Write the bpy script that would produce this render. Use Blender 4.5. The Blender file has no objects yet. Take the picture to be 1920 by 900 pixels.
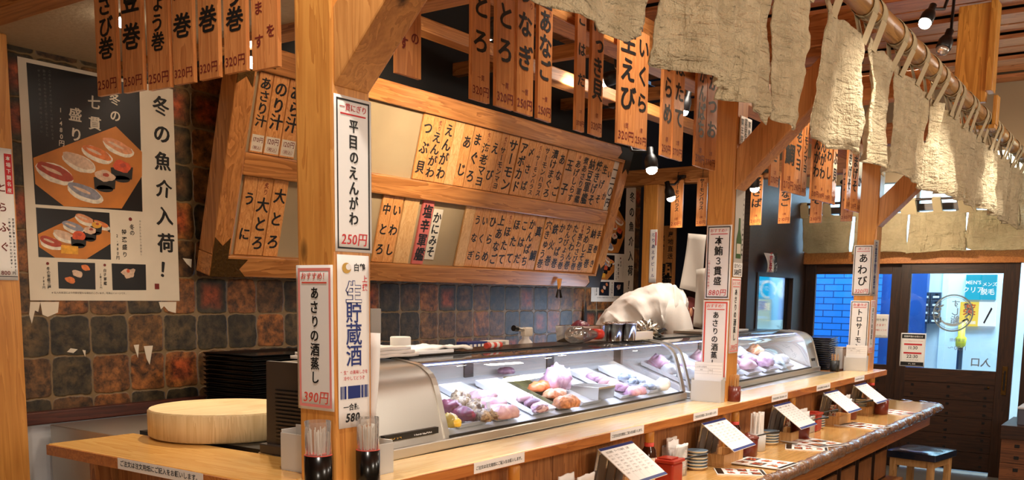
import bpy, math, random
from mathutils import Vector, Matrix, noise as mnoise

S = bpy.context.scene
COL = S.collection
PI = math.pi

# ------------------------------------------------------------------ camera
FPX, CXP, CYP = 1757.2, 960.0, 781.0
EYE = 1.55
_y, _p, _r = math.radians(35.106), math.radians(-7.3636), math.radians(0.748)
FW = Vector((math.cos(_p)*math.cos(_y), math.cos(_p)*math.sin(_y), math.sin(_p)))
_rt = Vector((math.sin(_y), -math.cos(_y), 0)); _up = _rt.cross(FW)
RT = math.cos(_r)*_rt + math.sin(_r)*_up
UP = -math.sin(_r)*_rt + math.cos(_r)*_up
ORG = Vector((0, 0, EYE))
cam = bpy.data.cameras.new('camera'); camo = bpy.data.objects.new('camera', cam); COL.objects.link(camo)
camo.matrix_world = Matrix(((RT.x, UP.x, -FW.x, 0), (RT.y, UP.y, -FW.y, 0), (RT.z, UP.z, -FW.z, EYE), (0, 0, 0, 1)))
cam.sensor_width = 36; cam.lens = FPX/1920*36; cam.shift_y = (CYP-450)/1920
cam.clip_start = .05; cam.clip_end = 100
S.camera = camo

def at(x, y, **k):
    d = FW*FPX + RT*(x-CXP) - UP*(y-CYP)
    (ax, v), = k.items(); i = 'XYZ'.index(ax)
    return ORG + d*((v-ORG[i])/d[i])

# ------------------------------------------------------------------ view, world, main lights
S.view_settings.view_transform = 'Standard'; S.view_settings.look = 'None'
S.view_settings.gamma = 1; S.view_settings.use_curve_mapping = False
S.view_settings.exposure = 0.3
w = bpy.data.worlds.new('evening_sky'); S.world = w; w.use_nodes = True
w.node_tree.nodes['Background'].inputs[0].default_value = (.30, .48, .75, 1)
w.node_tree.nodes['Background'].inputs[1].default_value = .35

def light(name, typ, loc, power, col=(1, .84, .66), target=None, size=.1, size_y=None, spot=None, blend=.6):
    l = bpy.data.lights.new(name, typ); l.energy = power; l.color = col
    if typ == 'AREA':
        l.size = size
        if size_y: l.shape = 'RECTANGLE'; l.size_y = size_y
    elif typ != 'SUN': l.shadow_soft_size = size
    if typ == 'SPOT': l.spot_size = math.radians(spot); l.spot_blend = blend
    o = bpy.data.objects.new(name, l); COL.objects.link(o); o.location = loc
    if target is not None:
        o.rotation_euler = (Vector(target)-Vector(loc)).to_track_quat('-Z', 'Y').to_euler()
    return o
WARM = (1, .80, .58); NEUT = (1, .90, .78); COOL = (.55, .72, 1)
# unseen fill lights added in the customers' aisle (behind and beside the camera)
light('aisle_fill', 'POINT', (-.9, -.6, 1.75), 85, NEUT, None, .22)
light('aisle_fill', 'POINT', (2.0, -1.3, 2.3), 70, NEUT, None, .22)
light('aisle_fill', 'POINT', (4.6, -1.1, 2.4), 60, NEUT, None, .22)
light('aisle_fill', 'POINT', (7.4, -.4, 2.8), 40, NEUT, None, .2)
# counter down-lights over the ledge, above the frame
light('counter_light', 'SPOT', (1.2, 1.25, 3.2), 75, NEUT, (1.75, 2.1, 1.0), .06, spot=70, blend=.8)
light('counter_light', 'SPOT', (3.1, 1.45, 3.3), 150, NEUT, (3.2, 1.75, 1.0), .06, spot=75, blend=.8)
light('counter_light', 'SPOT', (5.9, 1.45, 3.3), 130, NEUT, (5.9, 1.7, 1.0), .06, spot=75, blend=.8)
for x_ in (3.9, 5.4, 7.0): light('counter_fill', 'SPOT', (x_, .55, 2.95), 85, NEUT, (x_+.1, 1.58, .74), .06, spot=62, blend=.9)  # unseen spots added to brighten the lower counter and its menus
# kitchen ceiling lamps, above the frame
light('kitchen_light', 'AREA', (2.9, 2.5, 2.9), 14, WARM, (3.0, 3.3, 1.2), .4, .4)
light('kitchen_light', 'AREA', (5.2, 2.4, 2.9), 15, NEUT, (5.3, 2.7, 1.2), .4, .4)
# cool area light added for the bluish glow on the far tiles
light('tile_glow_fill', 'AREA', (6.75, 3.45, 1.3), 3.2, COOL, (6.2, 3.95, 1.35), .4, .4)
# street light outside the doors
light('street_light', 'AREA', (10.2, 1.2, 3.4), 330, (.66, .90, 1), (11.4, 1.2, 1.2), 1.4, 2.6)
light('street_light', 'AREA', (9.9, 3.3, 3.4), 150, (.36, .66, 1), (11.2, 3.1, 1.2), 1.0, .8)

# ------------------------------------------------------------------ materials
def C(h, g=1):
    h = h.lstrip('#'); r = []
    for i in (0, 2, 4):
        c = int(h[i:i+2], 16)/255
        r.append((c/12.92 if c <= .04045 else ((c+.055)/1.055)**2.4)*g)
    return (*r, 1)

class G:
    def __init__(s, name):
        s.m = bpy.data.materials.new(name); s.m.use_nodes = True; s.t = s.m.node_tree
        s.b = s.t.nodes['Principled BSDF']; s.o = s.t.nodes['Material Output']
    def n(s, typ, ins=None, **at_):
        nd = s.t.nodes.new(typ)
        for k, v in at_.items(): setattr(nd, k, v)
        for k, v in (ins or {}).items():
            sk = nd.inputs[k]
            if isinstance(v, bpy.types.NodeSocket): s.t.links.new(v, sk)
            else: sk.default_value = v
        return nd
    def ma(s, op, a, b=0.0, c=0.0, clamp=False):
        nd = s.n('ShaderNodeMath', {0: a, 1: b, 2: c}, operation=op); nd.use_clamp = clamp
        return nd.outputs[0]
    def mix(s, f, a, b, blend='MIX'):
        nd = s.t.nodes.new('ShaderNodeMix'); nd.data_type = 'RGBA'; nd.blend_type = blend
        for i, v in ((0, f), (6, a), (7, b)):
            if isinstance(v, bpy.types.NodeSocket): s.t.links.new(v, nd.inputs[i])
            else: nd.inputs[i].default_value = v
        return nd.outputs[2]
    def ramp(s, f, stops, interp='LINEAR'):
        nd = s.n('ShaderNodeValToRGB', {0: f}); cr = nd.color_ramp; cr.interpolation = interp
        while len(cr.elements) < len(stops): cr.elements.new(.5)
        for e, (p, c) in zip(cr.elements, stops): e.position = p; e.color = c
        return nd.outputs[0]
    def set(s, **k):
        for kk, v in k.items():
            sk = s.b.inputs[kk.replace('_', ' ')]
            if isinstance(v, bpy.types.NodeSocket): s.t.links.new(v, sk)
            else: sk.default_value = v
        return s.m
    def bump(s, h, strength=.3, dist=.01):
        b = s.n('ShaderNodeBump', {'Strength': strength, 'Distance': dist, 'Height': h}); s.t.links.new(b.outputs[0], s.b.inputs['Normal'])
    def coord(s, rnd=True):
        c = s.n('ShaderNodeTexCoord').outputs['Object']
        if rnd:
            r = s.n('ShaderNodeObjectInfo').outputs['Random']
            v = s.n('ShaderNodeVectorMath', {0: (41, 23, 67), 3: r}, operation='SCALE').outputs[0]
            c = s.n('ShaderNodeVectorMath', {0: c, 1: v}, operation='ADD').outputs[0]
        return c

def plain(name, col, rough=.5, metal=0, bump=0, bscale=40, var=0, **k):
    g = G(name); col = C(col) if isinstance(col, str) else col
    if bump or var:
        nz = g.n('ShaderNodeTexNoise', {'Vector': g.coord(), 'Scale': bscale, 'Detail': 5.0}).outputs[0]
        if bump: g.bump(nz, bump)
        if var:
            d = tuple(c*(1-var) for c in col[:3])+(1,)
            g.set(Base_Color=g.ramp(nz, [(.3, d), (.7, col)]))
    if not var: g.set(Base_Color=col)
    return g.set(Roughness=rough, Metallic=metal, **k)

def wood(name, light_, dark_, axis='X', sc=1.0, rough=.45, knots=0, coat=0.0, vary=.12):
    g = G(name); l, d = C(light_), C(dark_); c = g.coord()
    i = 'XYZ'.index(axis)
    s1 = [11*sc]*3; s1[i] = .8*sc
    s2 = [130*sc]*3; s2[i] = 4*sc
    v1 = g.n('ShaderNodeMapping', {'Vector': c, 'Scale': s1}).outputs[0]
    v2 = g.n('ShaderNodeMapping', {'Vector': c, 'Scale': s2}).outputs[0]
    n1 = g.n('ShaderNodeTexNoise', {'Vector': v1, 'Scale': 1.6, 'Detail': 4.0, 'Distortion': .7}).outputs[0]
    rings = g.ma('FRACT', g.ma('MULTIPLY', n1, 7.0))
    n2 = g.n('ShaderNodeTexNoise', {'Vector': v2, 'Scale': 1.0, 'Detail': 3.0}).outputs[0]
    f = g.ma('ADD', g.ma('MULTIPLY', rings, .45), g.ma('MULTIPLY', n2, .55))
    col = g.ramp(f, [(.22, d), (.72, l)])
    rnd = g.n('ShaderNodeObjectInfo').outputs['Random']
    val = g.ma('ADD', 1-vary, g.ma('MULTIPLY', rnd, 2*vary))
    col = g.n('ShaderNodeHueSaturation', {'Value': val, 'Color': col}).outputs[0]
    if knots:
        s3 = [knots*1.6]*3; s3[i] = knots*.75
        v3 = g.n('ShaderNodeMapping', {'Vector': c, 'Scale': s3}).outputs[0]
        vd = g.n('ShaderNodeTexVoronoi', {'Vector': v3, 'Scale': 1.0, 'Randomness': 1.0}).outputs[0]
        vd = g.ma('ADD', vd, g.ma('MULTIPLY', n2, .04))
        k = g.ramp(vd, [(.06, (0, 0, 0, 1)), (.12, (1, 1, 1, 1))])
        col = g.mix(k, C('#2c1408'), col)
    g.bump(n2, .12, .004)
    return g.set(Base_Color=col, Roughness=rough, Coat_Weight=coat, Coat_Roughness=.15)

def glass(name, tint=(1, 1, 1, 1), refl=1.0, haze=0.0, hazecol=(1, 1, 1, 1)):
    g = G(name)
    tr = g.n('ShaderNodeBsdfTransparent', {'Color': tint}).outputs[0]
    gl = g.n('ShaderNodeBsdfGlossy', {'Color': (1, 1, 1, 1), 'Roughness': .02}).outputs[0]
    fr = g.ma('MULTIPLY', g.n('ShaderNodeFresnel', {'IOR': 1.5}).outputs[0], refl, clamp=True)
    sh = g.n('ShaderNodeMixShader', {0: fr, 1: tr, 2: gl}).outputs[0]
    if haze:
        df = g.n('ShaderNodeBsdfDiffuse', {'Color': hazecol}).outputs[0]
        sh = g.n('ShaderNodeMixShader', {0: haze, 1: sh, 2: df}).outputs[0]
    g.t.links.new(sh, g.o.inputs[0]); return g.m

def emit(name, col, st):
    g = G(name); return g.set(Base_Color=(0, 0, 0, 1), Emission_Color=C(col) if isinstance(col, str) else col, Emission_Strength=st)

M = {}
M['ink'] = plain('black_ink', '#0d0b0a', .6)
M['blackprint'] = plain('black_print', '#14110f', .7)
M['redink'] = plain('red_ink', '#c8252b', .6)
M['redbrown'] = plain('red_brown_ink', '#6f1a12', .7)
M['pinkink'] = plain('pink_marker', '#ef8f88', .6)
M['redmark'] = plain('red_marker', '#e0503f', .6)
M['blueink'] = plain('navy_print', '#1b2f78', .5)
M['goldink'] = plain('gold_print', '#c79a3a', .4)
M['paper'] = plain('white_paper', '#f1eeea', .6, bump=.05, bscale=8)
M['cream'] = plain('cream_paper', '#d8cbb6', .7, var=.12, bscale=6)
M['greypaper'] = plain('grey_paper', '#bdb6ad', .7, var=.1, bscale=5)
M['greyink'] = plain('grey_print', '#6b6560', .7)
M['photo_black'] = plain('photo_black', '#0c0a0b', .35)
M['orangeboard'] = plain('photo_board', '#c8792c', .5, var=.3, bscale=9)
for k, c in dict(tuna='#b0452f', salmon='#e07a3c', whitefish='#d9b69a', silver='#8f8f9a', rice='#e9ddc8', nori='#15120f', roe='#d8542a', egg='#e9a52e', shrimp='#dd9468').items():
    M['ph_'+k] = plain('photo_'+k, c, .5, var=.35, bscale=60)
M['pillar'] = wood('pillar_pine', '#dc9a4c', '#c07c38', 'Z', .9, .38, knots=3.0, coat=.15, vary=.05)
M['beamx'] = wood('beam_pine_x', '#c08246', '#91561f', 'X', .9, .5, knots=2.2, vary=.08)
M['beamy'] = wood('beam_pine_y', '#b87a40', '#8a501d', 'Y', .9, .5, knots=2.2, vary=.08)
M['brace'] = wood('brace_pine', '#d99a58', '#b87a40', 'Z', .9, .42, knots=2.6, vary=.05)
M['ledgex'] = wood('ledge_maple_x', '#f6d69c', '#e8bf80', 'X', .8, .22, coat=.5, vary=.03)
M['ledgey'] = wood('ledge_maple_y', '#efbb68', '#dc9f4c', 'Y', .8, .25, coat=.45, vary=.03)
M['edge'] = wood('ledge_edge_wood', '#c47c3c', '#a05c2a', 'X', .9, .35, vary=.03)
M['panel'] = wood('panel_wood', '#a8703f', '#7f4c26', 'Z', .9, .5, vary=.06)
M['counter'] = wood('counter_wood', '#e9ba74', '#d8a55c', 'X', .8, .16, coat=.7, vary=.02)
M['frame'] = wood('board_frame_wood', '#bf7f43', '#8f5524', 'X', .8, .35, coat=.1, vary=.06)
M['framez'] = wood('board_side_wood', '#bf7f43', '#8f5524', 'Z', .8, .35, coat=.1, vary=.06)
M['backing'] = plain('board_backing_felt', '#a08a68', .8, var=.12, bscale=5)
M['plank'] = wood('cedar_plank', '#d18a50', '#b06a38', 'Z', 1.2, .28, coat=.35, vary=.12)
M['tag'] = wood('tag_wood', '#d99a5c', '#b87436', 'Z', 1.6, .4, vary=.10)
M['tagpale'] = wood('pale_tag_wood', '#dcae76', '#c18d50', 'Z', 1.6, .4, vary=.08)
M['redtag'] = plain('red_tag', '#c8655c', .6, var=.1, bscale=14)
M['darkwood'] = wood('dark_door_wood', '#402412', '#251308', 'Y', .9, .45, vary=.10)
M['darkwoodz'] = wood('dark_door_wood_z', '#3c2211', '#231208', 'Z', .9, .45, vary=.10)
M['slat'] = wood('ceiling_slat_wood', '#b87648', '#8c502a', 'Y', .8, .5, vary=.16)
M['bracket'] = wood('bracket_wood', '#dca048', '#b4752a', 'Z', .8, .4, vary=.04)
M['plaster'] = plain('soffit_plaster', '#b9a486', .9, bump=.2, bscale=60, var=.12)
M['whitewall'] = plain('white_panel', '#cfd2d6', .7, var=.12, bscale=14)
M['darkvoid'] = plain('dark_upper_void', '#15120f', .85)  # wall colour carries the darkness of the void above the menu board
M['ceil'] = plain('dark_ceiling_paint', '#241a12', .85)
M['trimred'] = wood('red_brown_rail', '#5a2a1c', '#38170f', 'X', .9, .5)
M['floor'] = plain('floor_tile', '#6b5c4c', .5, var=.3, bscale=3)
M['wallpaint'] = plain('wall_paint', '#a08a6c', .85)
M['navy'] = plain('navy_wall', '#10182b', .8)
M['steel'] = plain('brushed_steel', '#c4c0b8', .30, .8, bump=.03, bscale=200)
M['chrome'] = plain('polished_steel', '#d9d9da', .12, 1.0)
M['black'] = plain('black_plastic', '#0d0d0e', .4)
M['blackgloss'] = plain('black_lacquer', '#070707', .22)
M['brownplastic'] = plain('brown_plastic', '#3a312a', .45)
M['white'] = plain('white_plastic', '#e9e9ea', .4)
M['whitecloth'] = plain('white_cloth', '#eeeae6', .8, bump=.15, bscale=90)
M['coat'] = plain('white_coat_cotton', '#f2eeea', .85, bump=.12, bscale=40)
M['skin'] = plain('skin', '#c98f70', .5)
M['hair'] = plain('dark_hair', '#1c1210', .6)
M['cap'] = plain('dark_red_cap', '#5e1f1b', .8)
M['bamboo'] = wood('bamboo', '#b98a52', '#8d6233', 'X', .7, .4, vary=.02)
M['glass'] = glass('case_glass', (.95, .98, .97, 1), 1.0, .03, (.85, .9, 1, 1))
M['doorglass'] = glass('door_glass', (.92, .97, 1, 1), .8)
M['acrylic'] = glass('clear_acrylic', (.9, .88, .85, 1), 1.5, .12, (.7, .65, .6, 1))
M['film'] = glass('clear_film', (.97, .97, .97, 1), 2.0, .10, (.9, .9, .9, 1))
M['frost'] = plain('frosted_plastic', '#dad8d3', .35, Transmission_Weight=.25)
M['ivory'] = plain('ivory_plastic', '#e6ddcf', .5)
M['board'] = wood('pale_cutting_board', '#ecd3a4', '#dbbb86', 'X', .8, .55, vary=.02)
M['boardside'] = wood('pale_board_side', '#e2c694', '#cfae7a', 'Z', 1.2, .6, vary=.02)
M['lamp'] = emit('lamp_glow', '#fff2dc', 40)
M['led'] = emit('blue_white_led', '#9fb6ff', 9)
M['redplastic'] = plain('red_lacquer', '#a32f1f', .3)
M['brownlac'] = plain('brown_lacquer', '#6b2a1d', .28)
M['ceramic'] = plain('cream_ceramic', '#e6dcc2', .25)
M['blueline'] = plain('blue_glaze', '#71879a', .3)
M['navycush'] = plain('navy_vinyl', '#2a3040', .22, var=.4, bscale=9, Coat_Weight=.6)
M['foil'] = plain('kitchen_foil', '#b9b4a8', .25, 1.0, bump=.6, bscale=30)
M['brass'] = plain('dark_brass', '#5d4018', .45, .8, bump=.4, bscale=60)
M['ironblack'] = plain('iron_fitting', '#2a2118', .5, .6)

def cloth_mat(name, a, b, tr=.25):
    g = G(name); c = g.coord()
    n1 = g.n('ShaderNodeTexNoise', {'Vector': c, 'Scale': 9.0, 'Detail': 6.0, 'Roughness': .65}).outputs[0]
    n2 = g.n('ShaderNodeTexNoise', {'Vector': c, 'Scale': 160.0, 'Detail': 2.0}).outputs[0]
    m = g.n('ShaderNodeMapping', {'Vector': c, 'Scale': (26, 26, 5)}).outputs[0]
    n3 = g.n('ShaderNodeTexNoise', {'Vector': m, 'Scale': 1.0, 'Detail': 5.0, 'Distortion': 1.2}).outputs[0]
    m4 = g.n('ShaderNodeMapping', {'Vector': c, 'Scale': (9, 9, 34)}).outputs[0]
    n4 = g.n('ShaderNodeTexNoise', {'Vector': m4, 'Scale': 1.0, 'Detail': 4.0, 'Distortion': 1.5}).outputs[0]
    h = g.ma('ADD', g.ma('ADD', g.ma('MULTIPLY', n1, .5), g.ma('MULTIPLY', n4, .45)), g.ma('ADD', g.ma('MULTIPLY', n3, .5), g.ma('MULTIPLY', n2, .12)))
    g.bump(h, 1.0, .06)
    col = g.ramp(n1, [(.3, C(b)), (.7, C(a))])
    g.set(Base_Color=col, Roughness=.9)
    tl = g.n('ShaderNodeBsdfTranslucent', {'Color': col}).outputs[0]
    sh = g.n('ShaderNodeMixShader', {0: tr, 1: g.b.outputs[0], 2: tl}).outputs[0]
    g.t.links.new(sh, g.o.inputs[0]); return g.m
M['linen'] = cloth_mat('linen_cloth', '#eedfba', '#d0be98')
M['linen2'] = cloth_mat('linen_cloth_door', '#e6d4ae', '#cfbb94', .3)
M['strap'] = plain('linen_strap', '#b7a581', .9, bump=.2, bscale=150)

def tile_mat():
    g = G('glazed_stone_tiles'); c = g.n('ShaderNodeTexCoord').outputs['Object']
    wob = g.n('ShaderNodeTexNoise', {'Vector': c, 'Scale': 16.0, 'Detail': 3.0}).outputs['Color']
    wob = g.n('ShaderNodeVectorMath', {0: wob, 1: (.5, .5, .5)}, operation='SUBTRACT').outputs[0]
    wob = g.n('ShaderNodeVectorMath', {0: wob, 3: .022}, operation='SCALE').outputs[0]
    p = g.n('ShaderNodeVectorMath', {0: c, 1: wob}, operation='ADD').outputs[0]
    sp = g.n('ShaderNodeSeparateXYZ', {0: p})
    u = g.ma('DIVIDE', g.ma('SUBTRACT', sp.outputs[0], 2.155), .1865)
    v = g.ma('DIVIDE', g.ma('SUBTRACT', sp.outputs[2], 1.083), .178)
    fu = g.ma('ABSOLUTE', g.ma('SUBTRACT', g.ma('FRACT', u), .5)); fv = g.ma('ABSOLUTE', g.ma('SUBTRACT', g.ma('FRACT', v), .5))
    d = g.ma('POWER', g.ma('ADD', g.ma('POWER', fu, 8.0), g.ma('POWER', fv, 8.0)), 1/8)
    cell = g.n('ShaderNodeCombineXYZ', {0: g.ma('FLOOR', u), 1: g.ma('FLOOR', v), 2: 3.7}).outputs[0]
    wn = g.n('ShaderNodeTexWhiteNoise', {'Vector': cell}, noise_dimensions='3D')
    cell2 = g.n('ShaderNodeCombineXYZ', {0: g.ma('FLOOR', u), 1: g.ma('FLOOR', v), 2: 11.3}).outputs[0]
    wn2 = g.n('ShaderNodeTexWhiteNoise', {'Vector': cell2}, noise_dimensions='3D').outputs[0]
    base = g.ramp(wn.outputs[0], [(0, C('#403a2a')), (.24, C('#6e5030')), (.38, C('#85592f')), (.50, C('#4c432f')), (.64, C('#755630')), (.80, C('#94602f'))], 'CONSTANT')
    nz = g.n('ShaderNodeTexNoise', {'Vector': c, 'Scale': 26.0, 'Detail': 8.0, 'Roughness': .7}).outputs[0]
    dn = g.ma('ADD', d, g.ma('MULTIPLY', g.ma('SUBTRACT', nz, .5), .22))
    cen = g.ramp(dn, [(.20, (1, 1, 1, 1)), (.40, (0, 0, 0, 1))])
    warmc = g.ramp(wn2, [(0, C('#7a6038')), (.5, C('#8b5f36')), (.78, C('#a24f2a')), (.90, C('#b8562c'))], 'CONSTANT')
    amt = g.ramp(wn2, [(0, (.1, .1, .1, 1)), (.45, (.5, .5, .5, 1)), (.78, (.9, .9, .9, 1))], 'CONSTANT')
    col = g.mix(g.ma('MULTIPLY', cen, amt), base, warmc)
    n9 = g.n('ShaderNodeTexNoise', {'Vector': c, 'Scale': 11.0, 'Detail': 4.0, 'Distortion': .8}).outputs[0]
    col = g.mix(.85, col, g.ramp(nz, [(.36, C('#2a2520')), (.62, (1.35, 1.2, 1.0, 1))]), 'MULTIPLY')
    col = g.mix(.6, col, g.ramp(n9, [(.35, C('#4a443c')), (.65, (1.3, 1.2, 1.05, 1))]), 'MULTIPLY')
    gm = g.ramp(g.ma('ADD', d, g.ma('MULTIPLY', g.ma('SUBTRACT', nz, .5), .03)), [(.465, (0, 0, 0, 1)), (.49, (1, 1, 1, 1))])
    col = g.mix(gm, col, C('#77603f'))
    h = g.ma('ADD', g.ma('MULTIPLY', gm, -.6), g.ma('MULTIPLY', nz, .4))
    g.bump(h, .6, .012)
    return g.set(Base_Color=col, Roughness=.42)
M['tile'] = tile_mat()

def brick_mat():
    g = G('blue_brick'); c = g.n('ShaderNodeTexCoord').outputs['Object']
    s = g.n('ShaderNodeSeparateXYZ', {0: c})
    v = g.n('ShaderNodeCombineXYZ', {0: s.outputs[1], 1: s.outputs[2]}).outputs[0]
    b = g.n('ShaderNodeTexBrick', {'Vector': v, 'Color1': C('#2f86d8'), 'Color2': C('#2a78c8'), 'Mortar': C('#12406f'), 'Scale': 1.0, 'Mortar Size': .006, 'Brick Width': .22, 'Row Height': .075})
    g.bump(b.outputs[1], .3); return g.set(Base_Color=b.outputs[0], Roughness=.5)
M['brick'] = brick_mat()

# ------------------------------------------------------------------ mesh helpers
class MB:
    def __init__(s): s.v = []; s.f = []; s.m = []; s.sm = []
    def add(s, vs, fs, mi=0, X=None, smooth=False):
        o = len(s.v)
        s.v += [X @ Vector(q) for q in vs] if X is not None else [Vector(q) for q in vs]
        for f in fs: s.f.append([i+o for i in f]); s.m.append(mi); s.sm.append(smooth)
        return s
    def box(s, a, b, mi=0, X=None):
        x0, y0, z0 = a; x1, y1, z1 = b
        return s.add([(x0, y0, z0), (x1, y0, z0), (x1, y1, z0), (x0, y1, z0), (x0, y0, z1), (x1, y0, z1), (x1, y1, z1), (x0, y1, z1)],
                     [(0, 3, 2, 1), (4, 5, 6, 7), (0, 1, 5, 4), (1, 2, 6, 5), (2, 3, 7, 6), (3, 0, 4, 7)], mi, X)
    def tube(s, pts, r, n=12, mi=0, cap=True, X=None, smooth=True, closed=False):
        pts = [Vector(p) for p in pts]; k = len(pts); rs = r if isinstance(r, (list, tuple)) else [r]*k
        vs = []; prev = None
        for i, p in enumerate(pts):
            a = pts[max(i-1, 0)]; b = pts[min(i+1, k-1)]; t = (b-a).normalized()
            if prev is None: u = t.orthogonal().normalized()
            else: u = (prev - t*prev.dot(t)).normalized()
            prev = u; w_ = t.cross(u)
            for j in range(n):
                q = 2*PI*j/n; vs.append(p + (u*math.cos(q)+w_*math.sin(q))*rs[i])
        fs = [(i*n+j, i*n+(j+1) % n, (i+1)*n+(j+1) % n, (i+1)*n+j) for i in range(k-1) for j in range(n)]
        s.add(vs, fs, mi, X, smooth)
        if cap: s.add(vs[:n], [tuple(range(n-1, -1, -1))], mi, X); s.add(vs[-n:], [tuple(range(n))], mi, X)
        return s
    def lathe(s, prof, c=(0, 0, 0), n=24, mi=0, X=None, smooth=True, sx=1, sy=1):
        vs = []; c = Vector(c)
        for r, z in prof:
            for j in range(n):
                q = 2*PI*j/n; vs.append(c+Vector((r*sx*math.cos(q), r*sy*math.sin(q), z)))
        fs = [(i*n+j, i*n+(j+1) % n, (i+1)*n+(j+1) % n, (i+1)*n+j) for i in range(len(prof)-1) for j in range(n)]
        s.add(vs, fs, mi, X, smooth)
        if prof[0][0] > 1e-5: s.add(vs[:n], [tuple(range(n-1, -1, -1))], mi, X)
        if prof[-1][0] > 1e-5: s.add(vs[-n:], [tuple(range(n))], mi, X)
        return s
    def poly(s, pts, X=None, mi=0, th=0.0):
        n = len(pts)
        if not th: return s.add([(*p, 0) for p in pts], [tuple(range(n))], mi, X)
        s.add([(*p, 0) for p in pts]+[(*p, th) for p in pts],
              [tuple(range(n-1, -1, -1)), tuple(range(n, 2*n))]+[(i, (i+1) % n, n+(i+1) % n, n+i) for i in range(n)], mi, X)
        return s
    def grid(s, fn, nu, nv, mi=0, wrap=False, X=None, smooth=True):
        vs = [fn(i/nu, j/nv) for j in range(nv+1) for i in range(nu+(0 if wrap else 1))]
        w_ = nu if wrap else nu+1
        fs = [(j*w_+i, j*w_+(i+1) % w_, (j+1)*w_+(i+1) % w_, (j+1)*w_+i) for j in range(nv) for i in range(nu)]
        return s.add(vs, fs, mi, X, smooth)
    def blob(s, c, r, mi=0, nz=0.0, sc=8, seed=0, n=16, X=None, flat=0):
        c = Vector(c); vs = []; m = n//2
        for j in range(m+1):
            t = PI*j/m
            for i in range(n):
                q = 2*PI*i/n
                d = Vector((math.sin(t)*math.cos(q), math.sin(t)*math.sin(q), math.cos(t)))
                k = 1+nz*mnoise.noise(d*sc*.25+Vector((seed*3.1, seed*1.7, seed)))
                z = d.z if d.z > -flat or not flat else -flat
                vs.append(c+Vector((d.x*r[0]*k, d.y*r[1]*k, z*r[2]*k)))
        fs = [(j*n+i, j*n+(i+1) % n, (j+1)*n+(i+1) % n, (j+1)*n+i) for j in range(m) for i in range(n)]
        fs = [f[::-1] for f in fs]
        return s.add(vs, fs, mi, X, True)
    def build(s, name, mats, parent=None, loc=None, rot=None, world=False, bevel=0, seg=2, sub=0, solid=0):
        me = bpy.data.meshes.new(name); vs = s.v
        if loc is not None and parent is None and rot is None: vs = [q-Vector(loc) for q in vs]
        if parent is not None and world:
            iv = wm(parent).inverted(); vs = [iv @ q for q in vs]
        me.from_pydata([tuple(q) for q in vs], [], s.f)
        for m_ in (mats if isinstance(mats, (list, tuple)) else [mats]): me.materials.append(M[m_] if isinstance(m_, str) else m_)
        me.polygons.foreach_set('material_index', s.m); me.polygons.foreach_set('use_smooth', s.sm); me.update()
        o = bpy.data.objects.new(name, me); COL.objects.link(o)
        if parent is not None: o.parent = parent
        elif loc is not None: o.location = loc
        if rot is not None: o.rotation_euler = rot
        if solid:
            q = o.modifiers.new('thickness', 'SOLIDIFY'); q.thickness = solid; q.offset = 0
        if bevel:
            q = o.modifiers.new('bevel', 'BEVEL'); q.width = bevel; q.segments = seg; q.limit_method = 'ANGLE'; q.angle_limit = math.radians(40)
        if sub:
            q = o.modifiers.new('sub', 'SUBSURF'); q.levels = sub; q.render_levels = sub
        return o

def wm(o):
    m_ = Matrix.LocRotScale(o.location, o.rotation_euler, o.scale)
    return wm(o.parent) @ m_ if o.parent else m_
def tag(o, label, cat, group=None):
    o['label'] = label; o['category'] = cat
    if group: o['group'] = group
    return o
def thing(name, label, cat, loc=(0, 0, 0), rotz=0, group=None):
    o = bpy.data.objects.new(name, None); COL.objects.link(o); o.empty_display_size = .05
    o.location = loc; o.rotation_euler = (0, 0, rotz); return tag(o, label, cat, group)
def struct(o): o['kind'] = 'structure'; return o
def dup(root, loc, rotz, label, group=None):
    r = root.copy(); COL.objects.link(r); r.location = loc; r.rotation_euler = (0, 0, rotz); r['label'] = label
    if group: r['group'] = group
    for ch in list(root.children):
        c = ch.copy(); COL.objects.link(c); c.parent = r
        for g_ in ch.children:
            d = g_.copy(); COL.objects.link(d); d.parent = c
    return r
def frame(o, x, y, z=None):
    """matrix with origin o and axes x (right), y (up), z (out of the surface)"""
    x = Vector(x).normalized(); y = Vector(y); y = (y-x*y.dot(x)).normalized()
    z = x.cross(y); o = Vector(o)
    return Matrix(((x.x, y.x, z.x, o.x), (x.y, y.y, z.y, o.y), (x.z, y.z, z.z, o.z), (0, 0, 0, 1)))

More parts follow.
